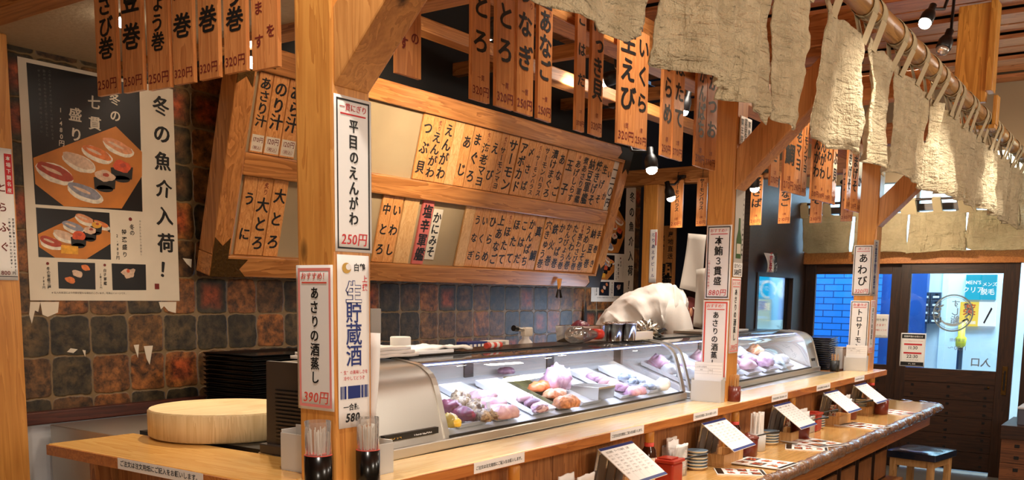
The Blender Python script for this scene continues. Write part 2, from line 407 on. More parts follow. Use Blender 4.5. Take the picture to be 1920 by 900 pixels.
_gl = {}
def glyph(ch, bold):
    k = (ch, bold)
    if k not in _gl:
        cu = bpy.data.curves.new('t', 'FONT'); cu.body = ch; cu.offset = bold; cu.resolution_u = 3
        ob = bpy.data.objects.new('t', cu); COL.objects.link(ob)
        dg = bpy.context.evaluated_depsgraph_get()
        me = bpy.data.meshes.new_from_object(ob.evaluated_get(dg))
        vs = [tuple(q.co) for q in me.vertices]; fs = [tuple(q.vertices) for q in me.polygons]
        bpy.data.objects.remove(ob); bpy.data.meshes.remove(me); bpy.data.curves.remove(cu)
        a = max((q[0] for q in vs), default=.4)
        _gl[k] = (vs, fs, a)
    return _gl[k]
ROTV = 'ー－〜~（）()「」'
def vtext(mb, s, X, size, pitch=None, bold=.018, mi=0, xs=1.0, jit=0.0, z=.0009, skew=0.0, seed=0, strike=0):
    """vertical line of characters; first character centred just under the origin of X"""
    rn = random.Random(seed*77+len(s)); pitch = pitch or size*1.05
    small = 'ょゅゃっョュャッ、。'
    for i, ch in enumerate(s):
        if ch == ' ': continue
        vs, fs, a = glyph(ch, bold); kj = ord(ch) > 0x2000
        sz = size*(1+jit*rn.uniform(-.6, .6)); ang = jit*rn.uniform(-.5, .5); dx = jit*size*rn.uniform(-.4, .4)
        cx_ = .5 if kj else a/2; cy_ = .38 if kj else .36
        out = []
        for q in vs:
            x, y = q[0]-cx_, q[1]-cy_
            if ch in ROTV: x, y = y, -x
            if ch in small: x += .12; y += .08
            y2 = y*math.cos(ang)+x*math.sin(ang)*1.0; x2 = x*math.cos(ang)-y*math.sin(ang)
            out.append((x2*sz*xs+dx+skew*y2*sz, y2*sz-pitch*(i+.5), z))
        mb.add(out, fs, mi, X)
        if strike: mb.add([(a_+strike*sz, b_-strike*.5*sz, c_+.0002) for a_, b_, c_ in out], fs, mi, X)
def htext(mb, s, X, size, bold=.012, mi=0, xs=1.0, z=.0009, center=False, mirror=False, skew=0.0, track=0.0):
    x = 0; parts = []
    for ch in s:
        if ch == ' ': x += .3; continue
        vs, fs, a = glyph(ch, bold); parts.append((vs, fs, x)); x += (1.0 if ord(ch) > 0x2000 else a+.08)+track
    o = -x/2 if center else 0
    for vs, fs, x0 in parts:
        sg = -1 if mirror else 1
        mb.add([(sg*(q[0]+x0+o+skew*q[1])*size*xs, q[1]*size, z) for q in vs], fs if not mirror else [f[::-1] for f in fs], mi, X)
    return x*size*xs
def rect(mb, x0, y0, x1, y1, X, mi=0, z=.0005): mb.add([(x0, y0, z), (x1, y0, z), (x1, y1, z), (x0, y1, z)], [(0, 1, 2, 3)], mi, X)
def border(mb, w_, h_, t, ins, X, mi=0, z=.0006):
    a, b = w_/2-ins, h_/2-ins
    rect(mb, -a, b-t, a, b, X, mi, z); rect(mb, -a, -b, a, -b+t, X, mi, z); rect(mb, -a, -b+t, -a+t, b-t, X, mi, z); rect(mb, a-t, -b+t, a, b-t, X, mi, z)
def disc(mb, cx_, cy_, rx, ry, X, mi=0, z=.0007, n=20, rot=0, nz=0, seed=0):
    pts = []
    for i in range(n):
        q = 2*PI*i/n; k = 1+nz*mnoise.noise(Vector((math.cos(q)*1.5+seed, math.sin(q)*1.5, seed*.7)))
        x, y = rx*k*math.cos(q), ry*k*math.sin(q)
        pts.append((cx_+x*math.cos(rot)-y*math.sin(rot), cy_+x*math.sin(rot)+y*math.cos(rot), z))
    mb.add(pts, [tuple(range(n))], mi, X)
def bx(a, b, mi=0): return MB().box(a, b, mi)

# ------------------------------------------------------------------ room shell
def proj(p):
    q = Vector(p)-ORG; return CXP+FPX*q.dot(RT)/q.dot(FW), CYP-FPX*q.dot(UP)/q.dot(FW)
XD = 9.2                                             # plane of the sliding doors
struct(bx((-2, -2.2, -.1), (16, 6, 0)).build('floor', 'floor'))
struct(bx((1.0, 3.95, 0), (7.55, 4.1, 2.62)).build('wall_back', 'tile'))
struct(bx((1.0, 3.95, 2.62), (7.55, 4.1, 3.5)).build('wall_back_upper', 'darkvoid'))
struct(bx((1.0, 3.925, 0), (3.2, 3.95, .98)).build('trim_1', 'whitewall'))
struct(bx((1.0, 3.90, .98), (7.4, 3.95, 1.033)).build('trim_2', 'trimred', bevel=.004))
struct(bx((-2.1, -2.2, 0), (-2, 4.1, 3.5)).build('wall_left', 'wallpaint'))
struct(bx((-2.1, 3.95, 0), (1.0, 4.1, 3.5)).build('wall_back_left', 'wallpaint'))
struct(bx((-2.1, -2.3, 0), (9.3, -2.2, 3.5)).build('wall_front', 'wallpaint'))
m = MB()
x = -2.0; k = 0
while x < 9.2:
    h = 3.44 if k % 3 else 3.40
    m.box((x, -2.2, h), (x+.19, 3.95, h+.03)); x += .215; k += 1
struct(m.build('ceiling', 'slat', bevel=.004))
struct(bx((-2.1, -2.3, 3.5), (9.3, 4.1, 3.56)).build('ceiling_deck', 'ceil'))
struct(bx((1.84, 1.95, 2.53), (2.46, 3.95, 2.57)).build('ceiling_soffit', 'plaster'))
struct(bx((2.46, 1.95, 2.5), (2.56, 3.95, 2.66)).build('trim_3', 'beamy', bevel=.006))
# beams over the counter line and across the kitchen
struct(bx((1.70, 1.83, 2.5), (7.12, 1.94, 2.66)).build('trim_4', 'beamx', bevel=.006))
struct(bx((1.72, 1.94, 2.5), (1.84, 3.95, 2.66)).build('trim_5', 'beamy', bevel=.006))
struct(bx((7.0, 1.94, 2.455), (7.12, 3.95, 2.58)).build('trim_6', 'beamy', bevel=.006))
n_ = 7
for X0, z0, y1 in ((3.0, 2.80, 3.95), (4.30, 2.66, 1.95), (5.6, 2.66, 1.95)):
    struct(bx((X0, 1.2, z0), (X0+.12, y1, z0+.14)).build('trim_%d' % n_, 'beamy', bevel=.006)); n_ += 1
for x0, x1, Y0, z0, h_ in ((2.56, 7.5, 3.30, 2.90, .07), (4.0, 7.1, 2.80, 2.685, .07)):
    struct(bx((x0, Y0, z0), (x1, Y0+.10, z0+h_)).build('trim_%d' % n_, 'beamx', bevel=.006)); n_ += 1
for X0 in (4.9, 6.2, 6.7):
    struct(bx((X0, 1.94, 2.95), (X0+.06, 3.95, 3.03)).build('trim_%d' % n_, 'beamy', bevel=.004)); n_ += 1

# ------------------------------------------------------------------ pillars with braces
PX = (1.708, 4.31, 6.91); PW = .135; PY = 1.76
lab = ('thick square pine pillar nearest the camera, carrying the sake notice',
       'square pine pillar in the middle of the counter, carrying the tuna notice',
       'square pine pillar at the far end of the ledge, carrying the abalone notice')
for x0, l in zip(PX, lab):
    t = thing('wooden_pillar', l, 'pillar', (x0+PW/2, PY+PW/2, 0), 0, 'counter pillars')
    MB().box((-PW/2, -PW/2, 0), (PW/2, PW/2, 2.5)).build('post', 'pillar', t, bevel=.007)
    # knee brace rising at 45 degrees towards the customers
    b = MB(); y0 = -PW/2; zb = 2.06; hh = .19; e = .062
    pts = [(y0, zb), (y0-.52, zb+.52), (y0-.52, zb+.52+hh), (y0, zb+hh)]
    vs = [(sx, y, z) for sx in (-e, e) for y, z in pts]
    b.add(vs, [(0, 1, 2, 3), (7, 6, 5, 4), (0, 4, 5, 1), (1, 5, 6, 2), (2, 6, 7, 3), (3, 7, 4, 0)])
    b.build('knee_brace', 'brace', t, bevel=.005)
    MB().box((-.06, y0-.50, 2.62), (.06, y0+.05, 2.76)).build('outrigger_beam', 'beamy', t, bevel=.005)
t = thing('wooden_pillar', 'slim pine post at the far kitchen corner beside the sushi poster', 'pillar', (7.06, 3.57, 0))
MB().box((-.065, -.065, 0), (.065, .065, 2.455)).build('post', 'pillar', t, bevel=.006)
t = thing('wooden_pillar', 'pine post against the tiled wall at the left edge', 'pillar', (1.88, 3.86, 0))
MB().box((-.085, -.06, 0), (.085, .06, 2.53)).build('post', 'pillar', t, bevel=.006)

# ------------------------------------------------------------------ counter ledges and lower counter
LZ = 1.05
t = thing('counter_ledge', 'long pale varnished ledge running along the glass cases', 'counter', (4.37, 1.8, LZ))
bx((1.598, 1.694, LZ-.038), (7.14, 1.90, LZ)).build('ledge_top', 'ledgex', t, world=True, bevel=.004)
bx((1.600, 1.688, LZ-.038), (7.14, 1.694, LZ-.003)).build('edge_strip', 'edge', t, world=True)
t = thing('counter_ledge', 'short orange varnished ledge under the round cutting board', 'counter', (1.75, 2.45, LZ))
bx((1.603, 1.902, LZ-.036), (1.912, 2.98, LZ)).build('ledge_top', 'ledgey', t, world=True, bevel=.004)
bx((1.597, 1.902, LZ-.036), (1.603, 2.98, LZ-.003)).build('edge_strip', 'edge', t, world=True)
for xa, xb, l in ((1.85, 4.30, 'vertical brown boarding under the ledge between the main and middle pillars'), (4.45, 6.90, 'vertical brown boarding under the ledge between the middle and far pillars')):
    m = MB(); n = 8
    for k in range(n): m.box((xa+(xb-xa)*k/n, 1.765, .0), (xa+(xb-xa)*(k+1)/n-.004, 1.79, LZ-.038))
    o = m.build('wainscot', 'panel', loc=((xa+xb)/2, 1.78, 0), bevel=.002); tag(o, l, 'panel')
m = MB(); y = 1.90
while y < 2.7: m.box((1.73, y, 0), (1.76, y+.296, LZ-.036)); y += .30
o = m.build('wainscot', 'panel', loc=(1.74, 2.3, 0), bevel=.003); tag(o, 'brown boarding under the short left ledge', 'panel')
o = bx((1.66, 2.81, .0), (1.86, 2.84, LZ-.036)).build('counter_end_board', 'panel', loc=(1.76, 2.88, 0), bevel=.003); tag(o, 'upright end board under the left ledge beside the white wall', 'panel')
# lower eating counter
CZ = .785; CF = 1.39; CE = 7.62
t = thing('eating_counter', 'glossy lower eating counter with flat menus and crinkled wrapped edge', 'counter', (4.6, 1.6, 0))
r = .12; out = [(1.2, CF), (CE-r, CF)]+[(CE-r+r*math.sin(a*PI/12), CF+r-r*math.cos(a*PI/12)) for a in range(1, 7)]+[(CE, 1.90), (7.15, 1.90), (7.15, 1.758), (1.2, 1.758)]
MB().poly(out, Matrix.Translation((0, 0, CZ-.045)), 0, .045).build('counter_top', 'counter', t, world=True, bevel=.003)
def nose(u, v):
    # wrapped front edge: follows the straight front then the rounded corner
    L1 = CE-r-1.2; L2 = r*PI/2; L3 = .3; s = u*(L1+L2+L3)
    if s < L1: p, nrm = Vector((1.2+s, CF, 0)), Vector((0, -1, 0))
    elif s < L1+L2:
        a = (s-L1)/r; nrm = Vector((math.sin(a), -math.cos(a), 0)); p = Vector((CE-r, CF+r, 0))+nrm*r
    else: p, nrm = Vector((CE, CF+r+(s-L1-L2), 0)), Vector((1, 0, 0))
    a = -.62*PI+v*1.24*PI
    k = .030+.007*mnoise.noise(Vector((s*16, v*3, 1)))+.004*mnoise.noise(Vector((s*45, v*6, 4)))
    return p + nrm*(k*math.cos(a)*.95) + Vector((0, 0, CZ-.026+k*1.05*math.sin(a)))
g = G('crinkled_wrap'); c_ = g.coord(); nz = g.n('ShaderNodeTexNoise', {'Vector': c_, 'Scale': 38.0, 'Detail': 4.0, 'Distortion': 1.5}).outputs[0]
g.bump(nz, .9, .012); M['wrap'] = g.set(Base_Color=C('#8a6244'), Roughness=.12, Coat_Weight=1.0, Coat_Roughness=.05)
MB().grid(nose, 420, 10).build('wrapped_edge', 'wrap', t, world=True)
bx((1.3, CF+.06, CZ-.16), (CE-.09, CF+.09, CZ-.045)).build('apron', 'edge', t, world=True)
bx((CE-.12, CF+.09, CZ-.16), (CE-.09, 1.88, CZ-.045)).build('apron', 'edge', t, world=True)
for X0 in (2.5, 4.6, 7.1): bx((X0, 1.69, 0), (X0+.06, 1.75, CZ-.045)).build('leg', 'panel', t, world=True)
t = thing('eating_counter', 'left lower counter end below the short ledge, under the napkin packet', 'counter', (1.5, 2.3, 0))
bx((1.25, 1.81, CZ-.045), (1.655, 2.86, CZ)).build('counter_top', 'counter', t, world=True, bevel=.003)
bx((1.59, 1.95, 0), (1.65, 2.01, CZ-.045)).build('leg', 'panel', t, world=True)
bx((1.59, 2.7, 0), (1.65, 2.76, CZ-.045)).build('leg', 'panel', t, world=True)
# kitchen-side bench that carries the glass cases
o = bx((1.93, 1.905, 0), (6.65, 2.335, LZ-.002)).build('kitchen_bench', 'steel', loc=(4.4, 2.3, 0)); tag(o, 'steel kitchen bench under the glass display cases', 'bench')
o = bx((2.1, 3.35, 0), (6.6, 3.88, .98)).build('kitchen_bench', 'steel', loc=(4.3, 3.6, 0), bevel=.004); tag(o, 'steel back bench along the tiled wall', 'bench')

# order notes stuck on the ledge edges
ST = 'ご注文は注文用紙にご記入をお願いします。'
def strip(X, w_, h_, label):
    o = MB().box((-w_/2, -h_/2, 0), (w_/2, h_/2, .0006), 0, X).build('order_note_strip', 'paper', loc=X.translation)
    tag(o, label, 'notice', 'order notes on the ledge edge')
    tm = MB(); htext(tm, ST, X @ Matrix.Translation((0, -h_*.16, .0006)), w_*.94/20, .016, center=True, xs=1.0); tm.build('lettering', 'ink', o, world=True)
names = ('first', 'second', 'third', 'fourth', 'fifth', 'sixth')
where = ('right of the main pillar', 'above the first menu stand', 'left of the middle pillar base', 'right of the middle pillar', 'midway to the far pillar', 'below the far pillar')
for i, (a, b) in enumerate(((2.205, 2.473), (3.04, 3.31), (3.779, 4.045), (4.751, 4.996), (5.50, 5.764), (6.297, 6.529))):
    strip(frame(((a+b)/2, 1.6875, LZ-.018), (1, 0, 0), (0, 0, 1)), b-a, .034, 'white order note strip on the long ledge edge, %s' % where[i])
strip(frame((1.5965, 2.37, LZ-.0175), (0, -1, 0), (0, 0, 1)), .41, .034, 'white order note strip on the edge of the short left ledge')

# ------------------------------------------------------------------ menu board on the back wall
BO = Vector((2.872, 3.8, 1.622)); BL = 1.087
BX = frame(BO, (1, 0, 0), (0, -.28, 1.05)); BW = 3.72
t = thing('menu_board', 'big wooden framed menu board leaning out from the tiled wall', 'menu board', BO)
def brd(a, b, name, mat, bev=.006): return MB().box(a, b, 0, BX).build(name, mat, t, world=True, bevel=bev)
brd((.10, .10, -.055), (BW-.10, BL-.1, -.035), 'backing', 'backing', 0)
brd((0, 0, -.11), (BW, .105, 0), 'bottom_rail', 'frame'); brd((0, BL-.112, -.11), (BW, BL, 0), 'top_rail', 'frame')
brd((.107, .494, -.04), (BW-.15, .60, 0), 'middle_rail', 'frame')
brd((0, .105, -.11), (.107, BL-.112, 0), 'side_rail', 'framez'); brd((BW-.115, .105, -.11), (BW, BL-.112, 0), 'side_rail', 'framez')
for sx, sy in ((0, 0), (1, 0), (0, 1), (1, 1)):
    L = [(0, 0), (.21, 0), (.165, .04), (.21, .09), (.09, .09), (.09, .19), (.05, .15), (0, .19)]
    pts = [((BW-a if sx else a), (BL-b if sy else b)) for a, b in L]
    if sx != sy: pts.reverse()
    MB().poly(pts, BX @ Matrix.Translation((0, 0, .0005)), 0, .003).build('corner_fitting', 'brass' if not sx else 'ironblack', t, world=True)
for u in (.5, 3.2):   # slings holding the top of the board to the roof
    p = BX @ Vector((u, BL, -.05)); m = MB().tube([p, (p.x, p.y+.02, 3.42)], .006, 6); m.build('hanging_wire', 'black', t, world=True)
def bu(px, v, d=-.03):
    lo, hi = -1.0, 6.0
    for _ in range(40):
        mid = (lo+hi)/2
        if proj(BX @ Vector((mid, v, d)))[0] < px: lo = mid
        else: hi = mid
    return lo
def bt(px0, px1, row, text, label, red='', kind='tag', prefix='', price='', h=None):
    v0, v1 = ((.603, .972) if row else (.108, .491))
    u0, u1 = bu(px0, v0), bu(px1, v0); w_ = (u1-u0)-.003; uc = (u0+u1)/2
    if h: v0, v1 = v0+h[0], v0+h[1]
    X = BX @ Matrix.Translation((uc, (v0+v1)/2, -.034)); H = v1-v0
    th = .012 if kind != 'slip' else .004
    o = MB().box((-w_/2, -H/2, 0), (w_/2, H/2, th), 0, X).build('menu_tag', {'tag': 'tag', 'blank': 'tagpale', 'red': 'redtag', 'slip': 'cream'}[kind], loc=X.translation)
    if kind == 'tag':
        bv = o.modifiers.new('bevel', 'BEVEL'); bv.width = .0015
    tag(o, label, 'menu tag', 'wooden tags on the menu board')
    if text:
        m = MB(); full = prefix+text; n = len(full); usable = H*(.90 if not price else .62); top = H/2-H*.05
        Y = X @ Matrix.Translation((0, 0, th)); off = 0
        if prefix:
            ps = min(w_*.42, .03); vtext(m, prefix, Y @ Matrix.Translation((w_*.08, top, 0)), ps, bold=.012, mi=1); off = ps*1.05*len(prefix)
        pitch = (usable-off)/len(text); sz = min(w_*.86, pitch*1.0) if len(text) > 1 else w_*.86
        vtext(m, text, Y @ Matrix.Translation((0, top-off, 0)), sz, pitch, bold=.012, strike=.04, jit=.05, seed=len(text)+int(px0), skew=.05, xs=min(1.25, max(1.0, w_*.86/sz)))
        if price:
            rect(m, -w_/2+.004, -H/2+.008, w_/2-.004, -H/2+.085, Y, 2, .0004)
            htext(m, price, Y @ Matrix.Translation((0, -H/2+.052, .0004)), w_*.36, .008, 1, center=True, xs=.9)
            htext(m, '（税込）', Y @ Matrix.Translation((0, -H/2+.018, .0004)), w_*.24, .004, 1, center=True)
        m.build('lettering', ['ink', 'redbrown', 'cream'] if kind != 'slip' else ['ink', 'redbrown'], o, world=True)
up = [(771, 791, 'つぶ貝', ''), (791, 811, 'えんがわ', '炙り'), (811, 830, 'えんがわ', ''), (830, 847, '', ''), (847, 865.5, 'あじ', ''), (865.5, 884, 'まぐろ', ''), (884, 901, '海老マヨ', '炙り'),
      (901, 917, 'えび', ''), (917, 931, 'サーモンマヨ', '炙り'), (931, 951, 'サーモン', ''), (953, 969, 'アボカド', ''), (969, 982, '〆さば', ''), (982, 997, 'サーモンハラス', '炙り'),
      (997, 1011, 'サーモンハラス', ''), (1011, 1027, '漬けまぐろ', ''), (1027, 1040, 'あなご', ''), (1042, 1057, '玉子', ''), (1057, 1071, 'あげしらす', '釜'), (1071, 1083, '煮あさり軍艦', ''),
      (1083, 1096, '納豆軍艦', ''), (1096, 1109, '焼きげそ', ''), (1109, 1120, '生げそ', ''), (1120, 1129, 'いか', '')]
for i, (a, b, s, p) in enumerate(up):
    if s: l = 'upper row wooden menu tag lettered %s%s, on the right part of the board' % (p, s)
    else: l = 'blank pale wooden tag in the upper row between えんがわ and あじ'
    bt(a, b, 1, s, l, kind='tag' if s else 'blank', prefix=p)
bt(1129.5, 1140, 1, '一二〇円', 'white price slip lettered 一二〇円 at the right end of the upper row', kind='slip')
lo = [(695, 714, '中とろ', ''), (714, 733, 'いわし', ''), (868, 882, 'うなぎ', ''), (882, 895.5, 'いくら', ''), (895.5, 911, 'ひらめ', ''), (911, 926, '上あなご', ''), (926, 941, 'ほたて', '炙り'),
      (941, 956, 'ほたて', ''), (956, 970, 'こはだ', ''), (970, 984, 'かんぱち', ''), (984, 998, '真鯛', ''), (1001, 1014, '穴きゅう巻', ''), (1014, 1027, '鉄火巻', ''), (1027, 1039.5, 'かっぱ巻', ''),
      (1039.5, 1052, 'かんぴょう巻', ''), (1052, 1064, 'たくわん巻', ''), (1064, 1076, '茎わさび巻', '名物'), (1076, 1087.5, 'うめしそ巻', ''), (1087.5, 1098.5, '納豆巻', ''), (1098.5, 1108, '手巻き', '')]
for i, (a, b, s, p) in enumerate(lo): bt(a, b, 0, s, 'lower row wooden menu tag lettered %s%s, right of the main pillar' % (p, s), prefix=p)
bt(735, 763, 0, '', 'wide blank pale tag in the lower row right of いわし', kind='blank')
bt(850, 868, 0, '', 'narrow blank pale tag in the lower row left of うなぎ', kind='blank')
bt(770, 790.5, 0, '塩辛軍艦', 'red menu tag lettered 塩辛軍艦 in the lower row', kind='red')
bt(793, 811, 0, 'かにみそ', 'cream paper slip lettered かにみそ beside the red tag', kind='slip', h=(.03, .34))
for a, b, s, p in ((465, 490, 'あさり汁', '170円'), (491, 520, 'のり汁', '120円'), (521, 549, 'あら汁', '120円')):
    bt(a, b, 1, s, 'soup menu tag lettered %s with price sticker, upper left of the board' % s, price=p)
for a, b, s, p in ((437, 462, 'うに', ''), (462, 490, '大とろ', '炙り'), (491, 518, '大とろ', '')):
    bt(a, b, 0, s, 'menu tag lettered %s%s at the lower left corner of the board' % (p, s), prefix=p)

# ------------------------------------------------------------------ hanging menu planks
def plank(px0, px1, yb, plane, text, price, label, group, qty='', notice=None, tilt=0.0, h=.44, th=.012, small=''):
    """plank hung from a beam; px0..px1 its width and yb its lower edge in the photograph, on the plane X=.. or Y=.."""
    ax, val = plane
    a, b = at(px0, yb, **{ax: val}), at(px1, yb, **{ax: val})
    cen = (a+b)/2; w_ = (b-a).length
    xd = Vector((0, -1, 0)) if ax == 'X' else Vector((1, 0, 0))
    zb = cen.z; X = frame(Vector((cen.x, cen.y, zb+h/2)), xd, (0, 0, 1)) @ Matrix.Rotation(tilt, 4, 'Y')
    o = MB().box((-w_/2, -h/2, -th/2), (w_/2, h/2, th/2), 0, X).build('menu_plank', 'plank', loc=X.translation, bevel=.0015)
    tag(o, label, 'menu plank', group)
    m = MB(); Y = X @ Matrix.Translation((0, 0, th/2))
    if notice:
        for i, s in enumerate(notice): vtext(m, s, Y @ Matrix.Translation((w_*(.24-.46*i), h/2-.02-.02*i, 0)), w_*.36, (h-.07)/len(s), .008, 1, jit=.05, seed=i, strike=.03)
    else:
        n = len(text); bot = .10 if not qty else .12; pitch = (h-bot-.01)/n
        if small: vtext(m, small, Y @ Matrix.Translation((w_*.33, h/2-.03, 0)), w_*.22, w_*.26, .004, 1)
        vtext(m, text, Y @ Matrix.Translation((-.04*w_ if small else 0, h/2-.005, 0)), min(w_*.82, pitch*1.05), pitch, .012, 0, jit=.06, seed=int(px0), skew=.06, strike=.045, xs=1.12)
        if qty: htext(m, qty, Y @ Matrix.Translation((0, -h/2+.062, 0)), w_*.20, .003, 1, center=True)
        htext(m, price, Y @ Matrix.Translation((0, -h/2+.018, 0)), w_*.36, .006, 1, center=True)
    m.build('lettering', ['ink', 'redbrown'], o, world=True)
    top = X @ Vector((0, h/2, 0))
    MB().tube([top-Vector((0, 0, .01)), top+Vector((0, 0, .06)), (top.x+(.03 if ax == 'X' else 0), top.y+(0 if ax == 'X' else .03), top.z+.07)], .0022, 5).build('hook', 'black', o, world=True)
g1 = 'planks above the short left ledge'
for a, b, y, s, p, en in ((188, 224, 178, '茎わさび巻', '250円', 'wasabi roll'), (236, 272, 172, '納豆巻', '250円', 'natto roll'), (283, 322, 167, 'かんぴょう巻', '250円', 'gourd roll'),
                          (331, 366, 157, '鉄火巻', '320円', 'tuna roll'), (377, 415, 148, 'さば巻', '320円', 'mackerel roll'), (425, 466, 136, '穴きゅう巻', '320円', 'eel and cucumber roll')):
    plank(a, b, y, ('X', 1.70), s, p, 'hanging wooden plank for %s, lettered %s, at the upper left' % (en, s), g1, tilt=random.Random(a).uniform(-.06, .06), h=.42)
plank(477, 525, 129, ('X', 1.70), '', '', 'hanging plank with red notice 酢をおります just left of the main pillar', g1, notice=('「酢」を', 'おります'), h=.40)
plank(741, 786, 143, ('Y', 1.80), '', '', 'hanging notice plank half hidden behind the main pillar brace', 'planks above the long ledge', notice=('いつの', '酢です'), h=.40)
g2 = 'planks above the long ledge'
rn = random.Random(5)
for a, b, y, s, p, q, en, sm in ((881, 915, 190, '大とろ', '320円', '一貫', 'fatty tuna', 'にぎり'), (926, 961, 203, '中とろ', '320円', '一貫', 'medium fatty tuna', 'にぎり'), (964, 997, 214, 'うなぎ', '250円', '一貫', 'freshwater eel', 'にぎり'),
                         (1003, 1032, 226, '上あなご', '250円', '一貫', 'conger eel', 'にぎり'), (1076, 1093, 246, 'こはだ', '370円', '2貫', 'gizzard shad', ''), (1102, 1127, 254, 'ほっき貝', '320円', '1貫', 'surf clam', ''),
                         (1157, 1184, 271, '生えび', '320円', '1貫', 'raw prawn', ''), (1187, 1209, 279, 'いくら', '250円', '1貫', 'salmon roe', ''), (1235, 1257, 294, 'ひらめ', '250円', '1貫', 'flounder', ''),
                         (1257, 1277, 300, 'ほたて', '370円', '2貫', 'scallop', ''), (1298, 1320, 313, 'かんぱち', '370円', '2貫', 'amberjack', ''), (1320.5, 1337, 318, 'かつお', '370円', '2貫', 'bonito', ''),
                         (1442, 1457, 350, 'とろねぎ', '270円', '2貫', 'tuna with leek', ''), (1467, 1484, 360, '真鯛', '270円', '2貫', 'sea bream', ''), (1485, 1499, 364, '海老マヨ', '290円', '2貫', 'prawn mayonnaise', '炙り'),
                         (1499.5, 1509, 367, 'サーモンマヨ', '290円', '2貫', 'salmon mayonnaise', ''), (1520, 1531, 374, 'えんがわ', '210円', '2貫', 'flounder fin', ''), (1532, 1542, 377, 'えんがわ', '210円', '2貫', 'seared flounder fin', '炙り'),
                         (1544, 1553, 380, 'いわし', '210円', '2貫', 'sardine', ''), (1555, 1565, 383, 'つぶ貝', '210円', '2貫', 'whelk', ''), (1583, 1592, 393, 'やきげそ', '210円', '2貫', 'grilled squid legs', ''),
                         (1593, 1602, 396, 'なまげそ', '210円', '2貫', 'raw squid legs', ''), (1603, 1611, 398, 'いか', '210円', '2貫', 'squid', '')):
    plank(a, b, y, ('Y', 1.80), s, p, 'hanging wooden plank for %s, lettered %s, above the long ledge' % (en, s), g2, qty=q, tilt=rn.uniform(-.10, .10), small=sm)
g3 = 'planks on the far cross beam'
for a, b, y, s, p, en in ((1257, 1279, 427, 'サーモンハラス', 'salmon belly', ''), (1305, 1324, 424, 'サーモンハラス', 'seared salmon belly', '炙り'), (1406, 1427, 422, '炙さば', 'seared mackerel', ''), (1459, 1481, 419, '煮あなご', 'simmered conger eel', ''),
                          (1518, 1540, 418, '梅しそ', 'plum and shiso', ''), (1576, 1598, 415, '生たこ', 'raw octopus', '')):
    plank(a, b, y, ('X', 6.98), s, '210円', 'hanging plank for %s under the far cross beam, lettered %s' % (p, s), g3, qty='2貫', h=.37, small=en)

# ------------------------------------------------------------------ paper notices on the pillars
def quad(ax, val, tl, tr, bl, br):
    q = [at(*p, **{ax: val}) for p in (tl, tr, bl, br)]
    c = sum(q, Vector())/4; w_ = ((q[1]-q[0]).length+(q[3]-q[2]).length)/2; h_ = ((q[0]-q[2]).length+(q[1]-q[3]).length)/2
    xd = Vector((0, -1, 0)) if ax == 'X' else Vector((1, 0, 0))
    return frame(c, xd, (q[0]+q[1]-q[2]-q[3])), w_, h_
def sheet(name, label, X, w_, h_, mat='paper', cat='notice', group=None, th=.0012, curl=0.0):
    m = MB(); m.grid(lambda u, v: X @ Vector(((u-.5)*w_, (v-.5)*h_, th*1.0+curl*max(0, u-.45)**2*max(0, .5-v)*2)), 8, 10)
    o = m.build(name, mat, loc=X.translation, solid=th*.6); return tag(o, label, cat, group)
def hand_sign(X, w_, h_, label, head, body, price, bmat, group='handwritten notices on the pillars', lines=True, sub=''):
    o = sheet('paper_notice', label, X, w_, h_, group=group); Y = X @ Matrix.Translation((0, 0, .0018))
    b = MB(); border(b, w_, h_, w_*(.035 if bmat == 'ink' else .055), w_*.055, Y); b.build('border', bmat, o, world=True)
    m = MB(); hs = w_*.74/max(len(head), 3)
    htext(m, head, Y @ Matrix.Translation((0, h_*.5-w_*.14-hs*.8, 0)), hs, .0, 1, center=True, skew=.1)
    rect(m, -w_*.34, h_*.5-w_*.22-hs*.85, w_*.34, h_*.5-w_*.20-hs*.85+w_*.008, Y, 1, .0009)
    top = h_*.5-w_*.24-hs; ph = w_*.34 if price else w_*.1; n = len(body)
    pitch = (top+h_*.5-ph-w_*.16)/n
    vtext(m, body, Y @ Matrix.Translation((0, top, 0)), min(w_*.52, pitch*.95), pitch, .012, 0, jit=.10, seed=n, xs=.95, strike=.02)
    if price: htext(m, price, Y @ Matrix.Translation((0, -h_*.5+w_*.15, 0)), w_*.27, .004, 1, center=True, skew=.15, xs=1.0)
    if sub: vtext(m, sub, Y @ Matrix.Translation((-w_*.36, h_*.05, 0)), w_*.10, w_*.12, .0, 1)
    m.build('lettering', ['ink', 'redmark' if bmat != 'ink' else 'redink'], o, world=True); return o
X, w_, h_ = quad('X', 1.7065, (553, 497), (626, 497), (563, 765), (626, 772))
hand_sign(X, w_, h_, 'pink bordered clam notice priced 390 on the left face of the main pillar', 'おすすめ！', 'あさりの酒蒸し', '390円', 'pinkink')
X, w_, h_ = quad('Y', 1.7585, (624, 173), (692, 192), (629, 469), (699, 477))
hand_sign(X, w_, h_, 'black bordered flounder fin notice priced 250 high on the main pillar', '一貫にぎり', '平目のえんがわ', '250円', 'ink')
X, w_, h_ = quad('Y', 1.7585, (632, 477), (692, 480), (634, 805), (691, 796))
o = sheet('sake_notice', 'tall printed sake notice with navy lettering priced 580 on the main pillar', X, w_, h_, 'paper', 'notice'); Y = X @ Matrix.Translation((0, 0, .0018))
m = MB()
disc(m, -w_*.22, h_*.425, w_*.14, w_*.12, Y, 3, .0008); disc(m, -w_*.16, h_*.432, w_*.085, w_*.07, Y, 4, .0012)
htext(m, '白鶴', Y @ Matrix.Translation((w_*.0, h_*.413, 0)), w_*.19, .02, 0)
vtext(m, '上撰', Y @ Matrix.Translation((w_*.36, h_*.39, 0)), w_*.17, w_*.19, .02, 1)
